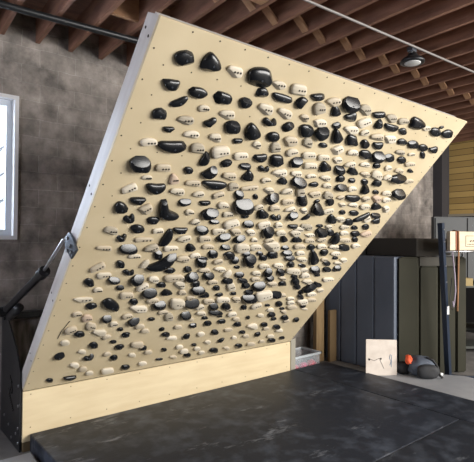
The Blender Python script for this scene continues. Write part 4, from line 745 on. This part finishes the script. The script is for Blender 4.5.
# steel frame plates
def plate(x, label, emblem):
    bm = bmesh.new(); slab(bm, [(.02, 0), (.02, .64), (.14, .80), (.43, 1.02), (.62, 1.02), (.62, 0)], x-.006, x+.006, 0)
    p = build('side_plate', bm, blackmetal); tag(p, label, 'steel plate', None)
    s = -1 if emblem else 1
    for (y, z) in ((.06,.06),(.06,.18),(.06,.36),(.06,.52),(.25,.05),(.34,.13),(.48,.17),(.12,.12)):
        build('bolt', tube(bmesh.new(), [(x, y, z), (x+s*.012, y, z)], .012, 8), steel, p)
    if emblem:
        bm = bmesh.new(); X = x-.0075
        def st(pts, r): tube(bm, [(X, .27+(a-.24)*.7, .42+(b-.44)*.6) for a, b in pts], r*.6, 6)
        st([(.30,.66),(.26,.60),(.23,.54)], .006); st([(.26,.60),(.20,.58)], .005); st([(.23,.54),(.27,.47),(.24,.42)], .007)
        st([(.23,.54),(.19,.49),(.20,.43)], .007); st([(.245,.60),(.25,.625)], .012)
        st([(.33,.42),(.13,.22)], .004); st([(.36,.46),(.16,.26)], .003)
        for q in range(9): st([(.33-.022*q,.39-.022*q),(.35-.022*q,.37-.022*q)], .005)
        build('emblem', bm, mat('emblem_gloss', (.004,.004,.004), .15), p)
    return p
plate(-.012, 'black steel side plate bolted at the board\'s lower left end, with dark emblem', True)
plate(BW+.012, 'black steel side plate behind the board\'s lower right end', False)
cbm = build('crossbar', BX((-.03, .50, .99), (BW+.03, .58, 1.05), .004), blackmetal); tag(cbm, 'black steel crossbar running behind the climbing board between the side plates', 'steel bar')
def actuator(x, label):
    a = empty('lift_actuator', (x, .45, 1.07)); tag(a, label, 'lift actuator')
    def P(y, z, dx=0): return (dx, y-.45, z-1.07)
    build('barrel', tube(bmesh.new(), [P(.36, 1.10), P(.33,1.11), P(-.60, 1.47), P(-.62, 1.475)], [.02,.029,.029,.024], 16), blackmetal, a)
    build('rod', tube(bmesh.new(), [P(-.60, 1.468), P(-1.03, 1.71)], .011, 12), steel, a)
    build('collar', tube(bmesh.new(), [P(-.58,1.46), P(-.66,1.49)], .040, 12), blackmetal, a)
    build('motor', tube(bmesh.new(), [P(.30, 1.05, .02), P(.02, 1.16, .02)], .035, 12), blackmetal, a, True)
    build('pivot', tube(bmesh.new(), [(-.05, .02, .0), (.06, .02, .0)], .045, 16), blackmetal, a)
    bm = bmesh.new(); slab(bm, [(-1.40,.65),(-1.479,.688),(-1.541,.65),(-1.61,.577),(-1.519,.519),(-1.42,.586)], .030, .044, 0)
    br = build('bracket', bm, darksteel, a)
    for v in br.data.vertices: pass
    for (y, z) in ((-1.47,.65),(-1.52,.60),(-1.47,.57),(-1.54,.56)): build('bolt', tube(bmesh.new(), [(.018,y,z),(.035,y,z)], .011, 8), steel, br)
    return a
actuator(-.05, 'black lift actuator with steel rod pushing the board\'s left side')
# plastic sheet behind
bm = bmesh.new(); nx, nz = 30, 12; g = [[bm.verts.new((.03+.9*i/nx, .53+.018*math.sin(i*1.9+.3*j)+.01*math.sin(i*.7+j), .05+.92*j/nz)) for i in range(nx+1)] for j in range(nz+1)]
for j in range(nz):
    for i in range(nx): bm.faces.new((g[j][i], g[j][i+1], g[j+1][i+1], g[j+1][i]))
o = build('plastic_sheet', bm, mat('wrinkled_dark_plastic', (.26,.23,.22), .3, spec=.8, col2=(.08,.065,.06), scale=5, stretch=(5,1,1)), None, True); so = o.modifiers.new('thick', 'SOLIDIFY'); so.thickness = .004
tag(o, 'wrinkled dark plastic sheet hanging from the crossbar behind the board', 'plastic sheet')
# ---------------------------------------------------------------- holds
def hold(kind, shp, u, v, M4, H, label, seed):
    rnd = random.Random(seed)
    a, b, c, d = M4; blk = kind == 'B'; seg = 32
    S = [1.0, .985, .95, .88, .78, .64, .46, .25] if blk else [1.0, .99, .95, .88, .80, .6, .4, .2]
    ex = {'r':2.6,'b':3.4,'g':2.5,'p':2.2,'M':2.3,'P':2.2,'K':3.2,'X':2.4}.get(shp, 2.15)
    pw = 2.2 if blk else 3.4
    ph = [rnd.uniform(0, 6.28) for _ in range(3)]; am = [rnd.uniform(.0, .055) for _ in range(3)]
    tj = rnd.uniform(-.15, .35)
    def outline(t):
        ct, sn = math.cos(t), math.sin(t)
        r = (abs(ct)**ex+abs(sn)**ex)**(-1/ex)
        if shp in 'tP':
            r = .35+.47*sum(max(0, math.cos(t-q))**2.7 for q in (-1.57+tj, .52+tj, 2.62+tj))**(-1/2.7)
        if blk: r *= 1+am[0]*math.cos(2*t+ph[0])+am[1]*math.cos(3*t+ph[1])+am[2]*.6*math.cos(5*t+ph[2])
        x, y = r*ct, r*sn
        if shp == 'h' and y > .35: y = .35+(y-.35)*.25
        if shp == 'n' and y > .1: y -= .75*y*math.exp(-((x-.15)/.32)**2)
        return x, y
    bend = {'c':.5,'L':.70,'k':.32,'n':.12,'v':1.05}.get(shp, 0)
    def warp(x, y):
        if bend:
            if shp == 'v': y = y*.72+bend*(abs(x)**1.35-.45)
            else: y = y*(1-.25*bend)+bend*(x*x-.4)
        return x, y
    ox, oy = (rnd.uniform(-.12,.12), rnd.uniform(-.15,.1)) if blk else (0, 0)
    # facet planes in board units: keep the point under  p . n <= k
    facets = []
    sc = math.sqrt(abs(a*d-b*c)) or .02
    if blk:
        strong = shp in 'MLPKm'
        if strong:
            ang = math.radians(rnd.uniform(75, 100)); tl = math.radians(rnd.uniform(40, 50)); facets.append((ang, tl, rnd.uniform(.86, .96)))
            ang = math.radians(rnd.uniform(250, 320)); facets.append((ang, math.radians(60), 1.02))
        else:
            for q in range(2): facets.append((rnd.uniform(0, 6.28), math.radians(rnd.uniform(38, 60)), rnd.uniform(.96, 1.08)))
    else:
        facets.append((math.radians(270+rnd.uniform(-40,40)), math.radians(rnd.uniform(35,55)), rnd.uniform(.8,.95)))
    def ext(fa): return math.hypot(a*math.cos(fa)+c*math.sin(fa), b*math.cos(fa)+d*math.sin(fa))
    bm = bmesh.new(); rings = []
    for s in [None]+S:
        ring = []
        for i in range(seg):
            t = 2*math.pi*i/seg; x, y = outline(t)
            ss = 1.0 if s is None else s
            x, y = warp(x*ss+ox*(1-ss), y*ss+oy*(1-ss))
            z = 0.0 if s is None else H*(.22+.78*max(0, 1-ss**pw)**(1/pw))
            pu, pv = a*x+b*y, c*x+d*y
            ring.append(bm.verts.new((pu, -z, pv)))
        rings.append(ring)
    for r1, r2 in zip(rings, rings[1:]):
        for k in range(seg): bm.faces.new((r1[k], r1[(k+1) % seg], r2[(k+1) % seg], r2[k]))
    cx = sum((v.co for v in rings[-1]), Vector())/seg
    cx = cx.copy(); cv = bm.verts.new(cx); 
    for k in range(seg): bm.faces.new((rings[-1][k], rings[-1][(k+1) % seg], cv))
    bm.faces.new(rings[0][::-1])
    bmesh.ops.recalc_face_normals(bm, faces=bm.faces)
    for (fa, ft, fk) in facets:                      # flat cuts across the dome
        kx = fk*ext(fa); dx, dz = math.cos(fa), math.sin(fa)
        no = Vector((math.sin(ft)*dx, -math.cos(ft), math.sin(ft)*dz))
        g = bmesh.ops.bisect_plane(bm, geom=bm.verts[:]+bm.edges[:]+bm.faces[:], plane_co=Vector((kx*dx, 0, kx*dz)), plane_no=no, clear_outer=True)
        ce = [e for e in g['geom_cut'] if isinstance(e, bmesh.types.BMEdge)]
        if ce:
            nf = bmesh.ops.edgeloop_fill(bm, edges=ce)['faces']
            bmesh.ops.bevel(bm, geom=ce, offset=min(.007, H*.16), segments=3, affect='EDGES', profile=.5, clamp_overlap=True)
    if blk: M = blackholdm
    else: M = greyh if shp == 'g' else pinkh if shp == 'p' or label.startswith('pinkish') else woodh[rnd.randrange(3)]
    o = build('black_climbing_hold' if blk else 'wooden_climbing_hold', bm, M, None, True)
    o.location = (u, -math.sin(TH)*v-math.cos(TH)*.0005, ZK+math.cos(TH)*v-math.sin(TH)*.0005); o.rotation_euler = (TH, 0, 0)
    tag(o, label, 'climbing hold', 'black holds on the climbing board' if blk else 'wooden holds on the climbing board')
    # screws sit just proud of the face
    ztop = -cx.y
    if not blk and a > .026 and v > .7:
        for q in (-.12, .25, .62):
            sxp, syp = a*q+b*.1, c*q+d*.1
            ds = build('screw', tube(bmesh.new(), [(0,.0,0),(0,-.0035,0)], .0062, 8), darkdot, o)
            zz = H*(.22+.78*(1-math.hypot(q, .1)**pw)**(1/pw))
            for (fa, ft, fk) in facets:
                pd = sxp*math.cos(fa)+syp*math.sin(fa); zz = min(zz, math.tan(ft)*(fk*ext(fa)-pd))
            ds.location = (sxp, -zz+.001, syp)
    elif blk and a > .033:
        ds = build('bolt', tube(bmesh.new(), [(0,.002,0),(0,-.003,0)], .0055, 10), darksteel, o); ds.location = (cx.x, -min([-cx.y]+[math.tan(ft)*(fk*ext(fa)-(cx.x*math.cos(fa)+cx.z*math.sin(fa))) for fa, ft, fk in facets]), cx.z)
for i, line in enumerate(TABLE.strip().split('\n')):
    nums, label = line.split('|'); t = nums.split()
    f = [float(x) for x in t[2:]]
    hold(t[0], t[1], f[0], f[1], f[2:6], f[6], label, i*7+3)
# ---------------------------------------------------------------- mats on the floor
def padded(name, lo, hi, M, label, cat, bev=.012, group=None):
    o = build(name, BX(lo, hi, bev, 3), M, None, True); tag(o, label, cat, group); return o
def padded2(name, lo, hi, M, label, cat, bev=.025, group=None):
    o = build(name, BX(lo, hi, bev, 2), M); tag(o, label, cat, group); return o
padded('crash_mat', (.055, -2.02, 0), (3.11, -.005, .14), matm, 'wide dark crash mat lying right under the kicker panel', 'crash mat')
padded('crash_mat', (.055, -4.6, 0), (3.11, -2.022, .14), matm, 'dark crash mat nearest the viewer, in front of the one under the kicker', 'crash mat')
padded('crash_mat', (3.112, -4.6, 0), (3.70, .0, .14), matm, 'narrow dark crash mat beside the light grey mat at the right', 'crash mat')
bm = bmesh.new(); slab(bm, [(3.72,-5.0),(4.75,-5.0),(4.62,-1.35),(4.50,-1.20),(4.16,-.75),(3.9,-.62),(3.72,-.62)], 0, .10); bmesh.ops.bevel(bm, geom=[e for e in bm.edges], offset=.012, segments=2, affect='EDGES')
o = build('grey_mat', bm, greymat); tag(o, 'light grey floor mat at the right, carrying the backpack', 'floor mat')
padded('grey_mat', (-.62, -.9, 0), (.02, -.14, .05), greymat, 'small light grey mat corner at the bottom left, beside the dark crash mat', 'floor mat', .008)
# ---------------------------------------------------------------- stored mats at the right
ys = [(.52,.24),(.24,-.03),(-.03,-.31),(-.31,-.62)]
nm = ['leftmost, next to the tan boards', 'second from the left', 'third from the left', 'rightmost, behind the plywood offcut']
for (y1, y0), n_ in zip(ys, nm):
    padded2('stored_mat', (4.30, y0+.004, 0), (4.9, y1-.004, 1.50), bluem, 'tall blue-grey gym mat standing on end, '+n_, 'gym mat', .02, 'upright blue-grey mats')
P0 = Vector((4.34, -.64)); P1 = Vector((5.15, -1.14)); dv = P1-P0; B0 = Vector((4.75,-.63)); dB = Vector((5.38,-.95))-B0
segs = [(0,.30,1.50,'leftmost, against the blue-grey mats'),(.31,.58,1.38,'second from the left'),(.59,.84,1.38,'behind the black rack post'),(.85,1.0,1.5,'rightmost, at the dark opening')]
for a_, b_, h_, n_ in segs:
    p, q = P0+dv*a_, P0+dv*(b_-.008); Bp, Bq = B0+dB*a_, B0+dB*(b_-.008); bm = bmesh.new(); slab(bm, [tuple(p), tuple(q), tuple(Bq), tuple(Bp)], 0, h_)
    bmesh.ops.bevel(bm, geom=[e for e in bm.edges], offset=.018, segments=3, affect='EDGES')
    o = build('stored_mat', bm, olivem); tag(o, 'tall dark olive gym mat standing on end, '+n_, 'gym mat', 'upright olive mats')
o = padded2('black_foam_block', (4.40, -.0, 1.50), (5.3, .6, 1.74), blackv, 'black foam block lying on top of the upright blue-grey mats, left one', 'foam block', .01)
o = padded2('black_foam_block', (4.55, -.78, 1.505), (5.45, -.02, 1.74), mat('brown_black_foam', (.022,.018,.013), .7), 'brown-black foam block lying on the mats, right one of the two', 'foam block', .01)
a0, a1 = P0+dv*.315, P0+dv*.835; b0, b1 = B0+dB*.315, B0+dB*.835
bm = bmesh.new(); slab(bm, [tuple(a0), tuple(a1), tuple(b1), tuple(b0)], 1.385, 1.50)
o = build('brown_panel', bm, mat('dark_brown_panel', (.035,.030,.02), .7)); tag(o, 'dark brown slab lying flat on top of the olive mats', 'panel')
# tan boards leaning and bin
o = build('plywood_offcut', BX((3.98,.40,0),(4.14,.46,.95),.003), mat('tan_board', (.34,.23,.11), .7, col2=(.25,.16,.075), scale=3, stretch=(6,6,1))); tag(o, 'upright tan plywood board left of the blue-grey mats', 'board')
o = build('plywood_offcut', BX((4.15,.30,0),(4.29,.34,.72),.003), mat('brown_board', (.20,.13,.06), .7)); tag(o, 'shorter brown board leaning against the leftmost blue-grey mat', 'board')
clearp = bpy.data.materials.new('clear_bin_plastic'); clearp.use_nodes = True; g = clearp.node_tree.nodes['Principled BSDF']; g.inputs['Base Color'].default_value = (.75,.8,.85,1); g.inputs['Roughness'].default_value = .25; g.inputs['Alpha'].default_value = .2
bn = empty('storage_bin', (3.405,.22,0)); tag(bn, 'clear plastic bin with pink and red holds, behind the kicker\'s right end', 'storage bin')
bm = bmesh.new(); box(bm, (-.28,-.15,.0),(.24,.15,.012)); box(bm, (-.28,-.16,.0),(.24,-.15,.25)); box(bm, (-.28,.15,0),(.24,.16,.25)); box(bm, (-.29,-.16,0),(-.28,.16,.25)); box(bm, (.24,-.16,0),(.25,.16,.25)); build('tub', bm, clearp, bn)
bm = bmesh.new()
for lo, hi in (((-.30,-.18,.24),(.27,-.16,.265)),((-.30,.16,.24),(.27,.18,.265)),((-.31,-.18,.24),(-.29,.18,.265)),((.25,-.18,.24),(.27,.18,.265))): box(bm, lo, hi)
build('rim', bm, mat('bin_rim', (.45,.48,.5), .4), bn)
pk = mat('pink_resin', (.8,.06,.22), .5); rd = mat('red_resin', (.75,.05,.10), .5)
def blob(name, loc, r, M, label, cat, group=None, parent=None):
    bm = bmesh.new(); bmesh.ops.create_icosphere(bm, subdivisions=2, radius=1)
    for v in bm.verts:
        n_ = 1+.18*math.sin(5*v.co.x+loc[0]*9)*math.cos(4*v.co.y+loc[1]*5); v.co = Vector((v.co.x*r[0]*n_, v.co.y*r[1]*n_, v.co.z*r[2]*n_))
    o = build(name, bm, M, parent, True); o.location = loc
    if label: tag(o, label, cat, group)
    return o
blob('resin_hold', (3.24,.12,.08), (.075,.06,.07), rd, 'dark red hold at the left end of the clear bin', 'climbing hold', 'holds in the bin')
blob('resin_hold', (3.40,.12,.085), (.075,.06,.07), pk, 'pink hold in the middle of the clear bin', 'climbing hold', 'holds in the bin')
blob('resin_hold', (3.56,.12,.09), (.08,.06,.075), rd, 'bright red-pink hold at the right end of the clear bin', 'climbing hold', 'holds in the bin')
# grey post behind the board's lower right corner
o = build('support_post', BX((3.09,.03,.0),(3.17,.045,.50),.003), mat('grey_tan_post', (.30,.28,.23), .7)); tag(o, 'short grey-tan support post at the kicker\'s right end', 'post')
# plywood offcut leaning in front of mats
pm = mat('pale_offcut', (.62,.55,.48), .6, col2=(.46,.39,.33), scale=6, stretch=(1,1,1.4), lo=.35, hi=.8)
T = Matrix.Translation((3.84,-.735,.102)) @ Matrix.Rotation(math.radians(-28), 4, 'Z') @ Matrix.Rotation(math.radians(-6), 4, 'X') @ Matrix.Rotation(math.radians(3), 4, 'Y')
of = build('plywood_offcut', BX((-.20,-.006,0),(.20,.006,.42),.002), pm); of.matrix_world = T; tag(of, 'pale square plywood offcut with dark crack marks leaning on the blue-grey mats', 'board')
bm = bmesh.new()
for pts in ([(-.17,.20),(-.10,.17),(-.03,.20)], [(-.03,.20),(.0,.14),(.03,.08)]): tube(bm, [(a_, -.0075, b_) for a_, b_ in pts], .0022, 6)
tube(bm, [(-.16,-.005,.185),(-.16,-.0085,.185)], .013, 8); tube(bm, [(-.01,-.005,.195),(-.01,-.0085,.195)], .012, 8)
build('crack_marks', bm, darkdot, of)
bm = bmesh.new(); tube(bm, [(.115,-.0075,.25),(.10,-.0075,.20),(.125,-.0075,.17),(.105,-.0075,.12)], .003, 6); tube(bm, [(.13,-.0075,.24),(.125,-.0075,.10)], .0025, 6); build('handwriting', bm, mat('blue_ink', (.10,.2,.32), .6), of)
# backpack
bp_ = empty('backpack', (4.19,-1.06,.10), (0,0,math.radians(-42))); tag(bp_, 'grey-blue backpack lying on the light grey mat, orange cloth at its mouth', 'backpack')
def sack(name, c, r, M, parent, sq=2.6, seg=28, n=14, wr=.04):
    bm = bmesh.new(); rings = []
    for j in range(1, n):
        ph_ = -math.pi/2+math.pi*j/n; ring = []
        for i in range(seg):
            t = 2*math.pi*i/seg
            f = lambda w: math.copysign(abs(w)**(2/sq), w)
            w_ = 1+wr*math.sin(3*t+2*j*.6)+wr*.6*math.sin(7*t+j)
            z = r[2]*f(math.sin(ph_)); ring.append(bm.verts.new((c[0]+r[0]*f(math.cos(t))*f(math.cos(ph_))*w_, c[1]+r[1]*f(math.sin(t))*f(math.cos(ph_))*w_, max(.002, c[2]+z))))
        rings.append(ring)
    for a_, b_ in zip(rings, rings[1:]):
        for k_ in range(seg): bm.faces.new((a_[k_], a_[(k_+1) % seg], b_[(k_+1) % seg], b_[k_]))
    bm.faces.new(rings[0][::-1]); bm.faces.new(rings[-1]); return build(name, bm, M, parent, True)
pbm = mat('pack_blue_grey', (.10,.12,.155), .75, col2=(.06,.07,.095), scale=9, bump=.4)
sack('body', (.0,.06,.115), (.155,.15,.115), pbm, bp_, 2.3, wr=.09)
sack('base_panel', (.035,-.09,.085), (.125,.06,.083), mat('pack_charcoal', (.028,.03,.034), .7, col2=(.018,.018,.02), scale=8), bp_)
sack('orange_cloth', (-.15,.03,.19), (.034,.05,.055), mat('orange_cloth', (.85,.12,.04), .7), bp_, 3, wr=.14)
sack('black_flap', (-.19,.10,.075), (.085,.05,.08), blackv, bp_, 2.2, wr=.16)
build('shoulder_strap', tube(bmesh.new(), [(.04,.0,.225),(.12,-.01,.20),(.17,-.03,.12),(.17,-.08,.05),(.20,-.10,.012)], .014, 8), blackv, bp_, True)
o = sack('tape_roll', (0,0,.018), (.035,.02,.018), mat('white_tape', (.7,.7,.68), .6), None); o.location = (4.40,-1.18,.10); tag(o, 'tiny white roll beside the backpack, near the rack post foot', 'tape roll')
# hangboard rack
navy = mat('navy_powder_coat', (.018,.028,.05), .4, metal=.2)
rk = empty('hangboard_rack', (4.74,-1.10,.0)); tag(rk, 'dark navy steel rack upright with chrome bar, in front of the olive mats', 'rack')
bm = bmesh.new(); box(bm, (-.030,-.03,0),(.030,.03,1.94)); bm.transform(Matrix.Rotation(math.radians(-5.6), 4, 'Y')); build('upright', bm, navy, rk)
build('foot', BX((-.07,-.07,0),(.10,.07,.03),.004), navy, rk); bm = BX((.05,-.04,.0),(.85,.0,.03),.004); bm.transform(Matrix.Rotation(math.radians(-42), 4, 'Z')); build('foot_bar', bm, navy, rk)
build('white_sticker', BX((-.10,-.038,.80),(-.055,-.031,.90)), mat('white_label', (.8,.8,.8), .5), rk)
build('chrome_bar', tube(bmesh.new(), [(-.15,-.035,1.578),(.73,-.24,1.578)], .014, 12), steel, rk, True)
bm = bmesh.new(); tube(bm, [(.66,-.28,1.50),(.42,-.26,1.54),(.30,-.24,1.55),(.25,-.23,1.52),(.30,-.24,1.49),(.47,-.26,1.485),(.67,-.28,1.46)], .016, 10); build('chrome_hook', bm, steel, rk, True)
for z in (1.85,1.7,1.4,1.2): build('bolt', tube(bmesh.new(), [(-z*.098,-.028,z),(-z*.098,-.04,z)], .010, 8), steel, rk)
hb = empty('hangboard', (4.655,-1.14,1.595), (0,0,math.radians(-13))); tag(hb, 'pale wooden hangboard with an engraved oblong label, on the navy rack', 'hangboard')
hw = mat('hangboard_wood', (.58,.50,.36), .5, col2=(.50,.42,.29), scale=4, stretch=(1,1,6))
build('plank', BX((0,-.03,0),(.95,.02,.235),.006), hw, hb); build('back_batten', BX((.03,.02,.01),(.92,.05,.22)), mat('batten_brown', (.10,.05,.03), .7), hb)
em = mat('engraved_ink', (.12,.09,.06), .7)
bm = bmesh.new(); x0, x1, z0, z1 = .28, .78, .045, .18
for (p, q) in (((x0,z0),(x1,z0)),((x1,z0),(x1,z1)),((x1,z1),(x0,z1)),((x0,z1),(x0,z0))): tube(bm, [(p[0],-.0312,p[1]),(q[0],-.0312,q[1])], .0035, 6)
for i in range(16): tube(bm, [(x0+.035+.026*i,-.031,.066),(x0+.045+.026*i,-.031,.079)], .0045, 6)
for (x_, z_) in ((.36,.115),(.41,.118),(.53,.145),(.52,.11),(.57,.115),(.62,.15),(.64,.11),(.70,.12)): tube(bm, [(x_,-.031,z_-.008),(x_+.022,-.031,z_+.006)], .008, 6)
build('engraving', bm, em, hb)
build('edge_strip', BX((.095,-.036,0),(.13,-.029,.235)), mat('red_brown_strap', (.30,.10,.05), .7), hb)
def rope(name, pts, r, M, label, group=None):
    o = build(name, tube(bmesh.new(), pts, r, 8), M, None, True); tag(o, label, 'strap', group)
rope('hanging_strap', [(4.775,-1.14,1.84),(4.77,-1.212,1.83),(4.77,-1.215,1.6),(4.76,-1.215,1.3),(4.76,-1.21,1.05),(4.75,-1.21,.84)], .011, mat('brown_webbing', (.30,.15,.07), .8), 'brown webbing strap hanging over the hangboard, furthest right cord')
rope('looped_rope', [(4.70,-1.17,1.58),(4.70,-1.2,1.3),(4.72,-1.2,1.1),(4.69,-1.2,.95),(4.67,-1.2,.90),(4.65,-1.2,.97)], .009, mat('mauve_cord', (.33,.28,.34), .8), 'pale mauve cord looped down beside the navy rack upright')
rope('looped_rope', [(4.69,-1.17,1.25),(4.62,-1.18,1.0),(4.63,-1.18,.9),(4.69,-1.18,.86)], .005, blackv, 'thin black cord looping left of the navy rack upright')
# grey cabinet, dark shelf behind
gm = mat('grey_cabinet_paint', (.055,.058,.06), .6)
cb = empty('wall_cabinet', (5.86,-.31,1.10)); tag(cb, 'large dull grey steel cabinet behind the hangboard', 'cabinet')
Rz = Matrix.Rotation(math.radians(-38), 4, 'Z')
bm = BX((0,0,0),(1.5,.10,.98),.008); bm.transform(Rz); build('body', bm, gm, cb)
for i in range(3):
    bm = BX((.02+.5*i,-.015,.02),(.49+.5*i,0,.96),.004); bm.transform(Rz); d_ = build('door', bm, gm, cb)
    bm = tube(bmesh.new(), [(.44+.5*i,-.03,.3),(.44+.5*i,-.03,.42)], .008, 8); bm.transform(Rz); build('handle', bm, steel, d_)
sh = empty('storage_shelf', (6.0,-.55,0), (0,0,math.radians(-38))); tag(sh, 'dark slatted storage shelf at the far right, beneath the grey cabinet', 'shelf')
for x_ in (0,1.3):
    for y_ in (0,.4): build('upright', BX((x_,y_,0),(x_+.05,y_+.05,1.05)), blackmetal, sh)
for z_ in (.08,.36,1.0): build('shelf_board', BX((0,0,z_),(1.35,.45,z_+.035)), mat('dark_shelf_board', (.07,.075,.065), .7), sh)
o = build('black_crate', BX((6.05,-1.25,.40),(6.6,-.85,.96),.01), blackv); tag(o, 'black crate on the storage shelf at the far right', 'crate')
o.rotation_euler = (0,0,0)
o = build('cardboard_box', BX((-.11,-.11,0),(.11,.11,.115),.003), mat('cardboard_yellow', (.36,.27,.12), .8)); o.location = (6.12,-.62,.985+.05); o.rotation_euler = (0,0,math.radians(-38)); tag(o, 'small yellowish cardboard box just under the grey cabinet', 'box')
o = build('grey_plank', BX((0,0,0),(1.1,.22,.09),.006), mat('grey_plank', (.13,.12,.11), .8)); o.location = (5.35,-1.9,0); o.rotation_euler = (0,0,math.radians(-30)); tag(o, 'low grey-brown plank on the floor behind the light grey mat', 'plank')
# ---------------------------------------------------------------- ceiling fittings
o = build('conduit', tube(bmesh.new(), [(-4,-1.48,3.50),(1.5,-1.64,3.5),(4,-1.75,3.5),(7.85,-1.87,3.5)], .011, 10), mat('galvanised_conduit', (.21,.195,.19), .5, metal=.3), None, True); tag(o, 'thin pale metal conduit running across under the ceiling joists', 'conduit')
o = build('sprinkler_pipe', tube(bmesh.new(), [(-4,0.05,3.535),(0,-.03,3.535),(1,-.09,3.535),(3,-.2,3.535)], .028, 12), blackmetal, None, True); tag(o, 'black pipe fixed under the joists at the top left', 'pipe')
lp = empty('pendant_lamp', (2.925,-1.67,3.42)); lp.scale = (.74,.74,.8); tag(lp, 'round black high-bay lamp hanging from the conduit', 'lamp')
build('housing', lathe(bmesh.new(), [(.03,.04),(.055,.035),(.07,.0),(.12,-.02),(.145,-.045),(.148,-.07),(.12,-.072)]), blackmetal, lp, True)
em_ = bpy.data.materials.new('lamp_lens'); em_.use_nodes = True; g = em_.node_tree.nodes['Principled BSDF']; g.inputs['Base Color'].default_value = (.6,.6,.6,1); g.inputs['Roughness'].default_value = .5
build('lens', lathe(bmesh.new(), [(.098,-.070),(.098,-.078),(.09,-.082)]), em_, lp, True)
build('junction_box', BX((-.05,-.03,.06),(.05,.05,.11),.006), darksteel, lp)
bm = bmesh.new(); tube(bm, [(0,0,.03),(0,.012,.055),(.02,0,.075)], .008, 8); build('hook', bm, steel, lp)
# snowy bush outside the window
bm = bmesh.new(); rnd = random.Random(4)
for i in range(170):
    x = rnd.uniform(-.9,.15); z = rnd.uniform(1.4,2.7); p = Vector((x, 1.75, z)); pts = [p]
    d = Vector((rnd.uniform(-1,1), rnd.uniform(-.3,.3), rnd.uniform(.1,1)))
    for q in range(3): p = p+d*.07+Vector((rnd.uniform(-.03,.03),0,rnd.uniform(-.02,.03))); pts.append(p)
    tube(bm, pts, [.012,.009,.007,.005], 5)
o = build('snowy_shrub', bm, mat('snowy_twigs', (.30,.34,.40), .8, col2=(.6,.65,.72), scale=20)); tag(o, 'snow-covered bare shrub twigs outside the left window', 'shrub')
